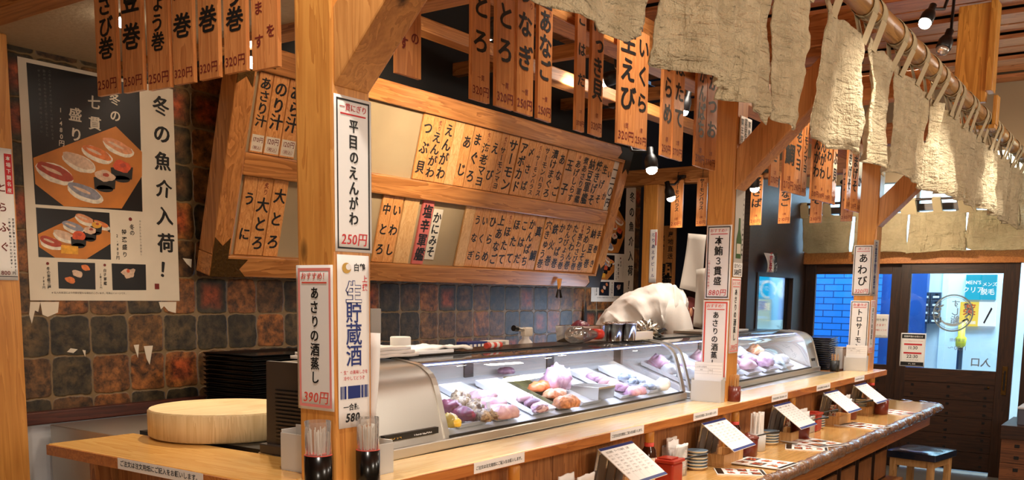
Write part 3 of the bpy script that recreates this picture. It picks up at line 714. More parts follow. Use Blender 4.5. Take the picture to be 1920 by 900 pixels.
vtext(m, '生', Y @ Matrix.Translation((0, h_*.36, 0)), w_*.52, w_*.56, .045, 2); vtext(m, '生', Y @ Matrix.Translation((0, h_*.36, .0006)), w_*.52, w_*.56, .012, 4)
vtext(m, '貯蔵酒', Y @ Matrix.Translation((0, h_*.235, 0)), w_*.52, h_*.125, .012, 2)
htext(m, '“生”の美味しさを', Y @ Matrix.Translation((0, -h_*.185, 0)), w_*.098, .008, 1, center=True); htext(m, '冷やしてどうぞ', Y @ Matrix.Translation((0, -h_*.22, 0)), w_*.098, .008, 1, center=True)
rn = random.Random(3)
for xx, ww in ((-.45, .02), (-.42, .03), (-.37, .02), (-.33, .07), (-.21, .40), (.22, .06), (.30, .02), (.34, .06), (.42, .02)):
    rect(m, w_*xx, -h_*.33, w_*(xx+ww), -h_*.255, Y, 2, .0008)
htext(m, '一合瓶', Y @ Matrix.Translation((-w_*.36, -h_*.395, 0)), w_*.17, .02, 0); htext(m, '580', Y @ Matrix.Translation((-w_*.30, -h_*.465, 0)), w_*.27, .03, 0, skew=.2)
htext(m, '円（税込）', Y @ Matrix.Translation((w_*.2, -h_*.462, 0)), w_*.07, .01, 0)
m.build('lettering', ['ink', 'redink', 'blueink', 'goldink', 'paper'], o, world=True)
m = MB(); m.grid(lambda u, v: Vector((1.846+.012*v*(1-u), 1.752+.10*u-.012*math.sin(v*2), 1.20+.245*v)), 4, 6)
o = m.build('paper_notice', 'paper', loc=(1.85, 1.8, 1.3), solid=.0008); tag(o, 'blank white sheet edge sticking out behind the main pillar', 'notice')
# middle pillar
X, w_, h_ = quad('X', 4.308, (1327, 421), (1373, 423), (1320.5, 560), (1367.5, 561.5))
hand_sign(X, w_, h_, 'black bordered three piece tuna notice priced 880 on the middle pillar', 'おすすめ！', '本鮪３貫盛', '880円', 'ink', sub='（中とろ中落ち赤身）')
X, w_, h_ = quad('X', 4.308, (1320, 563.5), (1368, 562.5), (1313, 712), (1361, 714))
hand_sign(X, w_, h_, 'orange bordered clam notice low on the middle pillar behind the slip holder', 'おすすめ！', 'あさりの酒蒸し', '390円', 'redmark')
X, w_, h_ = quad('Y', 1.7585, (1381, 330), (1398, 330), (1373.5, 519), (1390.5, 519))
o = sheet('bottle_notice', 'narrow notice with a green wine bottle on the middle pillar', X, w_, h_, 'greypaper', 'notice'); Y = X @ Matrix.Translation((0, 0, .0018))
m = MB(); bp = [(-.03, -.30), (.03, -.30), (.03, -.12), (.012, -.03), (.010, .08), (-.010, .08), (-.012, -.03), (-.03, -.12)]
m.add([(x*w_/.11, y*h_/.95, .0006) for x, y in bp], [tuple(range(8))], 1, Y); rect(m, -w_*.22, -h_*.27, w_*.22, -h_*.17, Y, 2, .0009)
rect(m, -w_*.5, h_*.42, w_*.5, h_*.5, Y, 3, .0006); htext(m, 'Sauvignon', Y @ Matrix.Translation((0, h_*.46, .0004)), w_*.2, 0, 0, center=True); htext(m, 'Blanc', Y @ Matrix.Translation((0, h_*.43, .0004)), w_*.2, 0, 0, center=True)
rect(m, -w_*.5, -h_*.5, w_*.5, -h_*.36, Y, 4, .0006); htext(m, '白ワイン', Y @ Matrix.Translation((0, -h_*.41, .0004)), w_*.2, 0, 0, center=True); htext(m, '580円', Y @ Matrix.Translation((0, -h_*.48, .0004)), w_*.3, .02, 0, center=True)
vtext(m, 'フルーティーで爽やかな味', Y @ Matrix.Translation((w_*.38, h_*.3, 0)), w_*.12, h_*.05, 0, 0)
M['bottlegreen'] = plain('printed_bottle_green', '#3c5a24', .4)
m.build('print', ['ink', 'bottlegreen', 'cream', 'cream', 'paper'], o, world=True)
X, w_, h_ = quad('Y', 1.7585, (1372.5, 521), (1390, 521), (1364.5, 663), (1382, 661))
hand_sign(X, w_, h_, 'narrow pink bordered clam notice on the aisle face of the middle pillar', 'おすすめ', 'あさりの酒蒸し', '390円', 'pinkink')
X, w_, h_ = quad('Y', 1.755, (1388, 221), (1411, 221), (1385, 272), (1406, 275))
o = sheet('paper_charm', 'small white paper charm high on the middle pillar', X, w_, h_, 'paper', 'notice'); m = MB(); Y = X @ Matrix.Translation((0, 0, .0018))
for i, s in enumerate(('高尾山', '家内安全守', '薬王院')): vtext(m, s, Y @ Matrix.Translation((w_*(.3-.3*i), h_*.44, 0)), w_*.22, h_*.88/len(s), .01)
m.build('lettering', 'ink', o, world=True)
# far pillar
X, w_, h_ = quad('X', 6.908, (1604.5, 459), (1638, 460), (1594, 554), (1632, 555))
hand_sign(X, w_, h_, 'black bordered abalone notice priced 320 on the far pillar', '1貫にぎり', 'あわび', '320円', 'ink')
X, w_, h_ = quad('X', 6.908, (1597, 563), (1632.5, 564.5), (1588, 664), (1624, 666))
hand_sign(X, w_, h_, 'black bordered fatty salmon notice low on the far pillar', '数量限定', 'トロサーモン', '', 'ink')
X, w_, h_ = quad('Y', 1.7585, (1638.5, 450), (1647.5, 450), (1633, 555), (1641.5, 555))
o = sheet('paper_notice', 'narrow printed strip on the aisle face of the far pillar, upper one', X, w_, h_, 'greypaper'); m = MB(); vtext(m, '日本酒大関上撰辛口', X @ Matrix.Translation((0, h_*.45, .0018)), w_*.5, h_*.1, .01); m.build('lettering', 'blueink', o, world=True)
X, w_, h_ = quad('Y', 1.7585, (1633.5, 563), (1641.5, 563), (1627, 662), (1635, 662))
hand_sign(X, w_, h_, 'narrow pink bordered notice on the aisle face of the far pillar, lower one', 'おすすめ', 'あさりの酒蒸し', '390円', 'pinkink')

# ------------------------------------------------------------------ winter sushi posters on the tiled wall
PYW = 3.947; px0, pz0 = 2.44, 2.0
o = MB().box((2.078, 3.9465, 1.503), (2.806, 3.948, 2.49)).build('sushi_poster', 'cream', loc=(px0, 3.947, pz0))
tag(o, 'large winter sushi poster on the tiles at the left beside the post', 'poster', 'winter sushi posters')
def pq(x, y): p = at(x, y, Y=PYW); return (p.x, p.z)
PM = frame((0, 3.9463, 0), (1, 0, 0), (0, 0, 1))
def ppoly(m, pts, mi, z=.0004): q = [pq(*p) for p in pts]; m.add([(a, b, z) for a, b in q][::1], [tuple(range(len(q)))], mi, PM)
def pdisc(m, x, y, rx, ry, mi, z, rot=0, nz=.15, seed=0):
    a, b = pq(x, y); k = 1/485; disc(m, a, b, rx*k*1.05, ry*k, PM, mi, z, 18, rot, nz, seed)
m = MB()
ppoly(m, ((66, 383), (267, 397), (261, 160), (49, 117)), 0); ppoly(m, ((72, 482), (208, 487), (205, 399), (67, 389)), 0)
ppoly(m, ((110, 541), (179, 543), (178, 493), (108, 491)), 0); ppoly(m, ((211, 544), (274, 544), (273, 496), (209, 494)), 0)
ppoly(m, ((217, 237), (62, 296), (66, 345), (120, 387), (228, 391), (266, 330), (266, 285)), 1, .0006)
ppoly(m, ((152, 401), (71, 439), (73, 463), (103, 483), (161, 486), (207, 457), (207, 437)), 1, .0006)
i = 0
for x, y, rx, ry, base, top in ((104, 326, 40, 19, 4, 2), (148, 306, 36, 17, 4, 5), (182, 290, 34, 15, 4, 3), (222, 278, 36, 15, 4, 10), (160, 363, 38, 17, 4, 6),
                                (96, 457, 24, 12, 4, 2), (122, 445, 24, 11, 4, 5), (138, 428, 24, 11, 4, 6), (160, 414, 22, 10, 4, 10), (190, 424, 18, 8, 4, 3)):
    pdisc(m, x, y, rx, ry, base, .0008, -.25, .12, i); pdisc(m, x-1, y-4, rx*.97, ry*.72, top, .0010, -.28, .15, i+20); pdisc(m, x-6, y-6, rx*.5, ry*.2, 5, .0012, -.3, .3, i+40); i += 1
for x, y, r_, top in ((228, 318, 21, 8), (196, 336, 21, 5), (147, 448, 15, 8), (168, 438, 13, 5), (180, 428, 11, 9)):
    ppoly(m, ((x-r_, y-4), (x-r_*.9, y+r_*.9), (x+r_*.9, y+r_*.9), (x+r_, y-4)), 7, .0013); pdisc(m, x, y+r_*.85, r_*.9, r_*.35, 7, .0013, 0, 0); pdisc(m, x, y-6, r_, r_*.6, top, .0014, 0, .25, i); pdisc(m, x+2, y-8, r_*.35, r_*.2, 2, .0016, 0, .3, i+9); i += 1
ppoly(m, ((114, 459), (146, 462), (146, 477), (114, 475)), 9, .0015)
for x, y, r_, top in ((131, 525, 12, 3), (145, 513, 12, 5), (160, 502, 10, 3)): pdisc(m, x, y+5, r_, r_*.7, 7, .0008, 0, 0); pdisc(m, x, y, r_, r_*.55, top, .001, -.3, .3, i); i += 1
pdisc(m, 242, 524, 14, 10, 7, .0008, 0, 0); pdisc(m, 241, 512, 15, 11, 5, .001, .2, .5, 3); pdisc(m, 240, 508, 4, 4, 8, .0012)
m.build('photo_print', ['photo_black', 'orangeboard', 'ph_tuna', 'ph_salmon', 'ph_rice', 'ph_whitefish', 'ph_silver', 'ph_nori', 'ph_roe', 'ph_egg', 'ph_shrimp'], o, world=True)
m = MB()
def pv(s, x, y0, y1, size, bold, mi, seed=1, jit=.06, z=.0012, st=0):
    a, b = pq(x, y0); c = pq(x, y1)[1]; vtext(m, s, PM @ Matrix.Translation((a, b, 0)), size, (b-c)/len(s), bold, mi, jit=jit, seed=seed, z=z, skew=.06, strike=st)
pv('冬の魚介入荷！', 301, 172, 530, .092, .010, 0, 4, .12, st=.045)
pv('冬の', 214, 170, 232, .055, .01, 1, st=.03); pv('七貫', 175, 172, 250, .062, .01, 1, st=.03); pv('盛り', 140, 196, 270, .062, .01, 1, st=.03); pv('1,480円', 112, 200, 274, .026, .012, 1)
for x, y0, y1, s in ((92, 130, 262, 'この冬おすすめの握りを一度に味わえる'), (82, 130, 256, '脂ののった旬の魚を贅沢に盛り込みました'), (72, 128, 250, 'ぜひこの機会にご賞味ください')): pv(s, x, y0, y1, .012, 0, 2)
pv('冬の', 247, 420, 442, .026, .015, 0); pv('特選盛り', 232, 428, 484, .026, .015, 0); pv('2,480円', 219, 438, 487, .018, .01, 0)
pv('旬の魚介を味わう特選握り', 262, 412, 480, .010, 0, 2)
pv('冬の軍艦三種', 90, 500, 542, .016, .012, 0); pv('780円', 81, 518, 542, .013, .005, 0); pv('白子軍艦', 196, 503, 535, .016, .012, 0); pv('１貫320円', 188, 512, 542, .011, .005, 0)
a, b = pq(170, 551); htext(m, '※仕入れ状況により内容が変わる場合がございます。写真はイメージです。', PM @ Matrix.Translation((a, b, 0)), .0105, 0, 0, center=True)
pdisc(m, 244, 411, 4, 4, 3, .0012, 0, 0); pdisc(m, 89, 494, 3, 3, 3, .0012, 0, 0); pdisc(m, 196, 497, 3, 3, 3, .0012, 0, 0)
a, b = pq(294, 537); rect(m, a-.012, b-.013, a+.012, b+.013, PM, 3, .0012)
m.build('lettering', ['ink', 'cream', 'greyink', 'redbrown'], o, world=True)
dup(o, (px0+4.645, 3.947, pz0+.005), 0, 'winter sushi poster half hidden by the far end of the menu board', 'winter sushi posters')
# blowfish notice on the left post
X, w_, h_ = quad('Y', 3.797, (-34, 274), (20, 278), (-19, 524), (35, 526))
o = sheet('paper_notice', 'white notice with red brush writing at the left edge', X, w_, h_, 'paper'); m = MB(); Y = X @ Matrix.Translation((0, 0, .0018))
rect(m, w_*.22, h_*.16, w_*.48, h_*.46, Y, 1, .0006); vtext(m, '本場下関名産', Y @ Matrix.Translation((w_*.35, h_*.45, .0005)), w_*.17, h_*.048, .01, 2)
vtext(m, 'とらふぐ', Y @ Matrix.Translation((w_*.08, h_*.28, 0)), w_*.36, h_*.15, .012, 3, jit=.1); vtext(m, 'ひれ酒', Y @ Matrix.Translation((-w_*.3, h_*.3, 0)), w_*.3, h_*.14, .01, 3, jit=.1)
vtext(m, '注ぎ足し酒をご注文いただきますと', Y @ Matrix.Translation((w_*.42, -h_*.02, 0)), w_*.085, h_*.026, .01, 0); vtext(m, '二杯目もお楽しみいただけます。', Y @ Matrix.Translation((w_*.29, -h_*.02, 0)), w_*.085, h_*.026, .01, 0)
htext(m, '800', Y @ Matrix.Translation((-w_*.1, -h_*.46, 0)), w_*.2, .01, 3); htext(m, '円', Y @ Matrix.Translation((w_*.3, -h_*.455, 0)), w_*.12, .01, 0); rect(m, -w_*.48, -h_*.475, w_*.48, -h_*.47, Y, 0, .0008)
m.build('lettering', ['ink', 'redink', 'paper', 'redbrown'], o, world=True)
# torn scraps of old paper
rn = random.Random(9)
for i, (pts, l) in enumerate(((((57, 566), (76, 566), (72, 585), (66, 582), (60, 607), (55, 590)), 'left of the two below the left poster corner'), (((76, 566), (111, 566), (109, 586), (90, 594), (80, 590)), 'broad scrap under the left poster'),
        (((298, 566), (331, 566), (330, 587), (316, 583), (308, 574), (302, 580)), 'scrap under the right corner of the left poster'), (((126, 660), (133, 653), (146, 655), (138, 662)), 'tiny scrap above the red centred tile'),
        (((155, 656), (161, 657), (160, 669)), 'tiny sliver right of the red centred tile'), (((251, 647), (261, 646), (259, 671)), 'narrow scrap, left of a pair on the tiles'), (((270, 649), (287, 648), (281, 684), (275, 672)), 'pointed scrap, right of a pair on the tiles'), (((343, 484), (360, 486), (359, 502), (350, 494)), 'scrap on the tiles beside the menu board'))):
    q = [pq(*p) for p in pts]; q = q[::-1]; m = MB().poly(q, frame((0, 3.9495, 0), (1, 0, 0), (0, 0, 1)), 0, .0012)
    o = m.build('paper_scrap', 'cream', loc=(q[0][0], 3.949, q[0][1])); tag(o, 'torn cream paper, %s' % l, 'paper scrap', 'torn paper scraps')

# ------------------------------------------------------------------ glass display cases on the bench
PROF = [(0, .034), (.014, .089), (.027, .132), (.039, .175), (.049, .204), (.059, .226), (.070, .240), (.085, .251), (.101, .261), (.119, .268), (.154, .274), (.226, .283)]
def extr(prof, x0, x1, mi=0, mb=None):
    mb = mb or MB(); n = len(prof)
    mb.add([(x0, y, z) for y, z in prof]+[(x1, y, z) for y, z in prof], [(i+1, i, n+i, n+i+1) for i in range(n-1)], mi, None, True); return mb
def band(prof, x0, x1, th=.006):
    """solid rib following the profile"""
    n = len(prof); inn = []
    for i, (y, z) in enumerate(prof):
        a = prof[max(i-1, 0)]; b = prof[min(i+1, n-1)]; t = Vector((b[0]-a[0], b[1]-a[1])).normalized(); inn.append((y+t.y*th, z-t.x*th))
    out = [(y-(iy-y)*.6, z-(iz-z)*.6) for (y, z), (iy, iz) in zip(prof, inn)]
    m = MB()
    for q in range(n-1):
        a, b, c, d = out[q], out[q+1], inn[q+1], inn[q]
        vs = [(x0, *a), (x0, *b), (x0, *c), (x0, *d), (x1, *a), (x1, *b), (x1, *c), (x1, *d)]
        m.add(vs, [(0, 1, 2, 3), (7, 6, 5, 4), (1, 0, 4, 5), (3, 2, 6, 7)], 0, None, False)
    return m
def case(name, label, loc, rz, L, motor, motor_right=False):
    t = thing(name, label, 'display case', loc, rz, 'glass sushi cases')
    D = .40; g0 = .42 if motor else .03; g1 = L-(.20 if motor_right else .03)
    MB().box((0, -.012, 0), (L, .05, .034)).build('base_rail', 'steel', t, bevel=.004)
    MB().box((g0, -.006, .034), (g1, .004, .042)).build('gasket', 'black', t)
    MB().add([(g0, .004, .034), (g1, .004, .034), (g1, D-.012, .034+.36*(D-.016)), (g0, D-.012, .034+.36*(D-.016)), (g0, .004, .03), (g1, .004, .03), (g1, D-.012, .03), (g0, D-.012, .03)], [(0, 1, 2, 3), (7, 6, 5, 4), (0, 4, 5, 1), (1, 5, 6, 2), (2, 6, 7, 3), (3, 7, 4, 0)]).build('sloping_bed', 'white', t)
    MB().box((g0, D-.012, .04), (g1, D, .272)).build('back_panel', 'greypaper', t)
    MB().box((g0, .226, .272), (g1, D, .290)).build('top_shelf', 'blackgloss', t, bevel=.003)
    n = 3 if motor else 2
    for k in range(1, n): MB().box((g0+(g1-g0)*k/n-.03, D-.018, .04), (g0+(g1-g0)*k/n+.03, D-.012, .272)).build('divider_post', 'black', t)
    extr(PROF, g0, g1).build('front_glass', 'glass', t)
    MB().box((g0+.02, .115, .2625), (g1-.02, .125, .2665)).build('led_strip', 'led', t)
    MB().box((g0, .128, .258), (g1, .228, .272)).build('light_canopy', 'brownplastic', t)
    band(PROF, g0-.022, g0+.004).build('end_frame', 'steel', t); band(PROF, g1-.004, g1+.03).build('end_frame', 'steel', t)
    l = light('case_led', 'AREA', (0, 0, 0), 2.3*(g1-g0), (.72, .80, 1), None, g1-g0-.1, .02)
    l.parent = t; l.location = ((g0+g1)/2, .14, .255); l.rotation_euler = (math.radians(8), 0, 0)
    if motor:
        m = extr(PROF+[(D, .283)], .012, g0-.02); n = len(PROF)+1
        for x in (.012, g0-.02): m.add([(x, y, z) for y, z in PROF+[(D, .283), (D, .0), (0, 0)]], [tuple(range(n+2))])
        m.build('motor_housing', 'steel', t)
        m = MB(); pr = [(y-.006, z+.006) for y, z in PROF]+[(.385, .289), (.39, .03), (-.006, .03)]
        m.add([(-.004, y, z) for y, z in pr]+[(.014, y, z) for y, z in pr], [tuple(range(len(pr)-1, -1, -1)), tuple(range(len(pr), 2*len(pr)))]+[(i, (i+1) % len(pr), len(pr)+(i+1) % len(pr), len(pr)+i) for i in range(len(pr))])
        m.build('side_plate', 'brownplastic', t)
        MB().box((-.022, -.02, 0), (.016, D+.005, .032)).build('side_plinth', 'brownplastic', t, bevel=.005)
        m = MB(); m.box((-.006, .065, .045), (-.003, .345, .205))
        for k in range(13): m.box((-.012, .07, .050+k*.012), (-.004, .34, .056+k*.012), 1)
        m.build('louver_grille', ['black', 'brownplastic'], t)
        m = MB(); m.box((.10, -.006, .058), (.36, .009, .078)); o = m.build('name_plate', 'black', t)
        m = MB(); Y = frame((.355, -.0062, .063), (1, 0, 0), (0, .25, 1))
        htext(m, 'HOSHIZAKI', Y @ Matrix.Translation((-.118, 0, 0)), .0155, .01, 0); htext(m, 'ホシザキ', Y @ Matrix.Translation((-.235, 0, 0)), .0155, .02, 1)
        m.build('lettering', ['white', 'goldink'], o)
        m = MB(); y0, z0 = PROF[3]
    if motor_right:
        m = extr(PROF+[(D, .283)], g1+.02, L-.01)
        for x in (g1+.02, L-.01): m.add([(x, y, z) for y, z in PROF+[(D, .283), (D, .0), (0, 0)]], [tuple(range(len(PROF)+3))])
        m.build('motor_housing', 'steel', t); band(PROF, L-.012, L, .005).build('end_frame', 'steel', t)
        m = MB(); m.box((g1+.05, .008, .075), (g1+.13, .024, .095)); m.build('handle', 'black', t, bevel=.004)
    return t
c1 = case('display_case', 'long glass sushi case with steel motor housing, beside the main pillar', (1.945, 1.905, LZ), .0258, 2.345, True)
c2 = case('display_case', 'second glass sushi case with steel end, behind the middle pillar', (4.335, 1.968, LZ), .0258, 2.30, False, True)

# food in the cases
def food_mat(name, a, b, sc=30, rough=.35, **k):
    g = G(name); nz = g.n('ShaderNodeTexNoise', {'Vector': g.coord(), 'Scale': float(sc), 'Detail': 4.0, 'Distortion': 1.0}).outputs[0]
    g.bump(nz, .4, .006); return g.set(Base_Color=g.ramp(nz, [(.35, C(b)), (.65, C(a))]), Roughness=rough, **k)
FM = {k: food_mat('food_'+k, a, b, s) for k, (a, b, s) in dict(egg=('#f0cf4a', '#d9a92c', 20), tuna=('#94405a', '#5e2238', 22), clam=('#c4ab8a', '#6d5444', 60), pink=('#e6c3c6', '#cc98a4', 18), purple=('#a87c8c', '#7d5870', 24),
      salmon=('#f0925c', '#e8743e', 26), shrimp=('#f3bf98', '#d4743f', 34), lilac=('#e6c2d4', '#c898b8', 24), squid=('#eef0f0', '#d4d8dc', 18), silver=('#c3ccd8', '#76849a', 30), olive=('#7c7648', '#5d5836', 18), trout=('#e6a06e', '#a86848', 40)).items()}
SL = .36
def cpx(x, y, lift=.052):
    """case-local point on the sloping tray bed seen at a pixel"""
    iv = wm(c1).inverted(); o = iv @ ORG; d = iv.to_3x3() @ (FW*FPX + RT*(x-CXP) - UP*(y-CYP))
    k = (lift+SL*o.y-o.z)/(d.z-SL*d.y); p = o+d*k; p.y = min(max(p.y, .025), .34); p.z = .046+SL*p.y; return p
def ctray(x0, y, w_, d_, label, mat='white', z=.042, h=.022, rz=0.0, cc=c1, name='food_tray', group='trays in the glass cases'):
    m = MB(); t_ = .003; a, b = w_/2, d_/2; s = .82
    o_ = [(-a*.94, -b*.94, 0), (a*.94, -b*.94, 0), (a*.94, b*.94, 0), (-a*.94, b*.94, 0), (-a, -b, h), (a, -b, h), (a, b, h), (-a, b, h), (-a+t_, -b+t_, h), (a-t_, -b+t_, h), (a-t_, b-t_, h), (-a+t_, b-t_, h), (-a*.92, -b*.92, t_), (a*.92, -b*.92, t_), (a*.92, b*.92, t_), (-a*.92, b*.92, t_)]
    m.add(o_, [(3, 2, 1, 0), (12, 13, 14, 15)]+[(i, (i+1) % 4, 4+(i+1) % 4, 4+i) for i in range(4)]+[(4+i, 4+(i+1) % 4, 8+(i+1) % 4, 8+i) for i in range(4)]+[(8+i, 8+(i+1) % 4, 12+(i+1) % 4, 12+i) for i in range(4)])
    wp = wm(cc) @ Vector((x0, y, z))
    o = m.build(name, mat, bevel=.001); o.location = wp; o.rotation_euler = (math.atan(SL) if name == 'food_tray' else 0, 0, .0258+rz); return tag(o, label, 'tray', group)
FOOD = []
def food(name, label, mat, pieces, cc=c1, nz=.25, group=None):
    """pieces: (x, y, z, rx, ry, rz, rot) in case coordinates"""
    W = wm(cc); m = MB()
    for i, (x, y, z, rx, ry, rz_, ro) in enumerate(pieces):
        m.blob((0, 0, 0), (rx, ry, rz_), 0, nz, 14, i+len(label), 18, W @ Matrix.Translation((x, y, z+rz_*.55)) @ Matrix.Rotation(ro, 4, 'Z'), flat=.55)
    loc = W @ Vector(pieces[0][:3]); o = m.build(name, FM[mat], loc=loc); return tag(o, label, 'food', group)
def tr_(px, py, w_, d_, label, mat='white', h=.02):
    p = cpx(px, py); y = .165; return ctray(p.x, y, w_, d_, label, mat, .040+SL*y, h)
tr_(868, 782, .17, .30, 'white tray with tuna blocks and brown clams beside the steel housing')
tr_(945, 777, .15, .30, 'white tray holding pink fish fillets')
tr_(1008, 764, .16, .30, 'white tray holding the row of purple fish slices')
tr_(1052, 756, .12, .30, 'olive tray with orange salmon pieces', FM['olive'])
tr_(1100, 750, .16, .30, 'empty pale tray behind the browned salmon', 'frost')
tr_(1168, 735, .17, .30, 'white tray with pale pink fish pieces toward the case end')
tr_(1222, 727, .19, .30, 'white tray of silver fish at the far end of the long case')
p = cpx(1137, 750); ctray(p.x, .10, .15, .16, 'steel pan in the long case beside the empty tray', 'steel', .05+SL*.04, .055, name='steel_pan', group='steel pans')
def fd(name, label, mat, px, size, rot=.3, nz=.25, group=None, up=.0):
    pc = []
    for i, (x, y) in enumerate(px): p = cpx(x, y); pc.append((p.x, p.y, p.z+.006+up, size[0], size[1], size[2], rot+.2*((i*7) % 3-1)))
    return food(name, label, mat, pc, c1, nz, group)
fd('egg_piece', 'yellow egg block at the near corner of the long case', 'egg', [(843, 797)], (.032, .026, .026)); fd('egg_piece', 'smaller yellow egg block nearest the case glass', 'egg', [(862, 808)], (.03, .02, .022), -.2)
fd('tuna_block', 'dark red tuna block behind the egg', 'tuna', [(842, 774)], (.034, .05, .03)); fd('tuna_block', 'dark red tuna block beside the clams', 'tuna', [(868, 788)], (.034, .045, .03), .5)
rn = random.Random(4)
fd('clam_heap', 'heap of brown clam meat in the long case', 'clam', [(864+i*5+rn.uniform(-8, 8), 757+i*3.6+rn.uniform(-5, 5)) for i in range(14)], (.026, .030, .022), .4, .6, up=.004)
fd('fish_fillet', 'long pink fish fillet on the second tray', 'pink', [(905, 748), (922, 762), (938, 775)], (.035, .06, .022), .3)
fd('fish_fillet', 'thick pink fish fillet at the front of the second tray', 'pink', [(955, 793), (968, 789)], (.05, .035, .03), .2)
fd('fish_block', 'small dark purple fish block at the tray back', 'purple', [(940, 696)], (.045, .03, .018), .1)
for i, (x, y, l) in enumerate(((984, 752, 'hindmost'), (998, 761, 'second'), (1010, 769, 'third'), (1022, 777, 'fourth'), (1034, 783, 'frontmost'))):
    fd('fish_slice', 'purple pink fish slice, %s of the five in a row' % l, 'purple' if i % 2 else 'pink', [(x, y)], (.055, .026, .020), .35, group='purple fish slices')
fd('salmon_piece', 'bright orange salmon piece at the tray back', 'salmon', [(1006, 733), (1016, 730)], (.045, .035, .024)); fd('salmon_piece', 'orange salmon piece with pale stripes mid tray', 'shrimp', [(1034, 746), (1046, 744)], (.045, .036, .024))
fd('salmon_piece', 'browned salmon piece near the glass', 'trout', [(1068, 770), (1080, 768)], (.05, .042, .03))
fd('fish_bag', 'crumpled lilac bag of fish behind the salmon', 'lilac', [(1040, 724), (1050, 728), (1034, 730)], (.055, .045, .055), .3, .6)
for i, (x, y, l) in enumerate(((1118, 714, 'hindmost'), (1140, 722, 'middle'), (1160, 731, 'foremost'))): fd('fish_slice', 'pale pink fish piece, %s of three on the tray toward the case end' % l, 'lilac' if i != 1 else 'pink', [(x-5, y-2), (x+6, y+1)], (.05, .035, .022), .2, group='pale pink fish pieces')
fd('fish_slice', 'lilac fish piece near the glass at the far end', 'lilac', [(1196, 746), (1204, 743)], (.045, .04, .026))
for i, (x, y, l) in enumerate(((1176, 711, 'hindmost'), (1194, 719, 'middle'), (1212, 729, 'foremost'))): fd('silver_fish', 'silver fish fillet, %s of three at the far end' % l, 'silver', [(x-7, y), (x+7, y)], (.05, .026, .018), .5, group='silver fish fillets')
fd('squid_piece', 'white squid beside the end frame of the long case', 'squid', [(1238, 731), (1248, 735), (1243, 726)], (.045, .038, .03), .4)
p = cpx(918, 787); W = wm(c1); o = MB().box((-.011, -.002, 0), (.011, .002, .05)).build('price_marker', 'paper'); o.location = W @ Vector((p.x, p.y, p.z+.02)); o.rotation_euler = (-.15, 0, .2); tag(o, 'small white upright marker between clams and pink fish', 'marker')
zt = .05
# second case: pale fish on trays
for i, (x, l) in enumerate(((.18, 'first'), (.45, 'second'), (.75, 'third'), (1.05, 'fourth'), (1.36, 'fifth'), (1.68, 'sixth'))):
    ctray(x, .165, .24, .30, 'white tray in the second case, %s from the middle pillar' % l, cc=c2, z=.040+SL*.165)
    food('fish_fillet', 'pale fish fillet on the %s tray of the second case, at its back' % l, ('lilac', 'squid', 'pink', 'lilac', 'squid', 'shrimp')[i], [(x-.03, .24, zt+SL*.24, .085, .05, .04, .3)], c2, .4, 'fillets in the second case')
    food('fish_fillet', 'pale fish fillet on the %s tray of the second case, at its front' % l, ('squid', 'lilac', 'squid', 'pink', 'lilac', 'squid')[i], [(x+.03, .09, zt+SL*.09, .09, .06, .036, .2), (x-.06, .16, zt+SL*.16, .05, .05, .03, 0)], c2, .4, 'fillets in the second case')

# ------------------------------------------------------------------ on top of the cases and in the kitchen
TZ = LZ+.2905
def on_top(x, y): return wm(c1) @ Vector((x, y, .2905))
p = on_top(.30, .29); t = thing('towel_stack', 'pile of folded white towels on the steel housing', 'towels', (p.x, p.y, p.z), .03)
for k in range(3):
    m = MB(); m.grid(lambda u, v, k=k: Vector(((u-.5)*(.40-.03*k), (v-.5)*(.20-.01*k), .011*k+.006+.004*mnoise.noise(Vector((u*5, v*4, k))))), 14, 10); m.build('folded_towel', 'whitecloth', t, solid=.010)
p = on_top(.70, .31); m = MB(); m.grid(lambda u, v: Vector((p.x+(u-.5)*.34+.02*math.sin(v*7), p.y+(v-.5)*.15, p.z+.012+.010*mnoise.noise(Vector((u*7, v*5, 2)))+.008*(1-abs(2*u-1)))), 24, 12)
o = m.build('wiping_cloth', 'whitecloth', loc=(p.x, p.y, p.z), solid=.008); tag(o, 'loose white wiping cloth on the case top behind the towels', 'cloth')
o = MB().box((-.13, -.015, 0), (.13, .015, .012)).build('clipboard', 'white', bevel=.002); o.location = on_top(.62, .245); o.rotation_euler = (0, 0, .02); tag(o, 'flat white strip lying along the case top edge', 'strip')
p = at(751, 662, Y=2.5); p.z = 1.285; t = thing('paper_roll', 'white paper roll standing behind the towels', 'paper roll', p)
MB().lathe([(.012, 0), (.04, 0), (.041, .004), (.041, .094), (.038, .098), (.014, .096), (.012, .02)], (0, 0, 0), 28).build('roll', 'paper', t)
# pen cap strips: small black pen lying
p = on_top(.50, .40); o = MB().tube([(-.04, 0, .005), (.04, .01, .005)], [.005, .004], 8).build('marker_pen', 'black'); o.location = (p.x, p.y, p.z+.038); tag(o, 'black marker pen lying on the towels', 'pen')
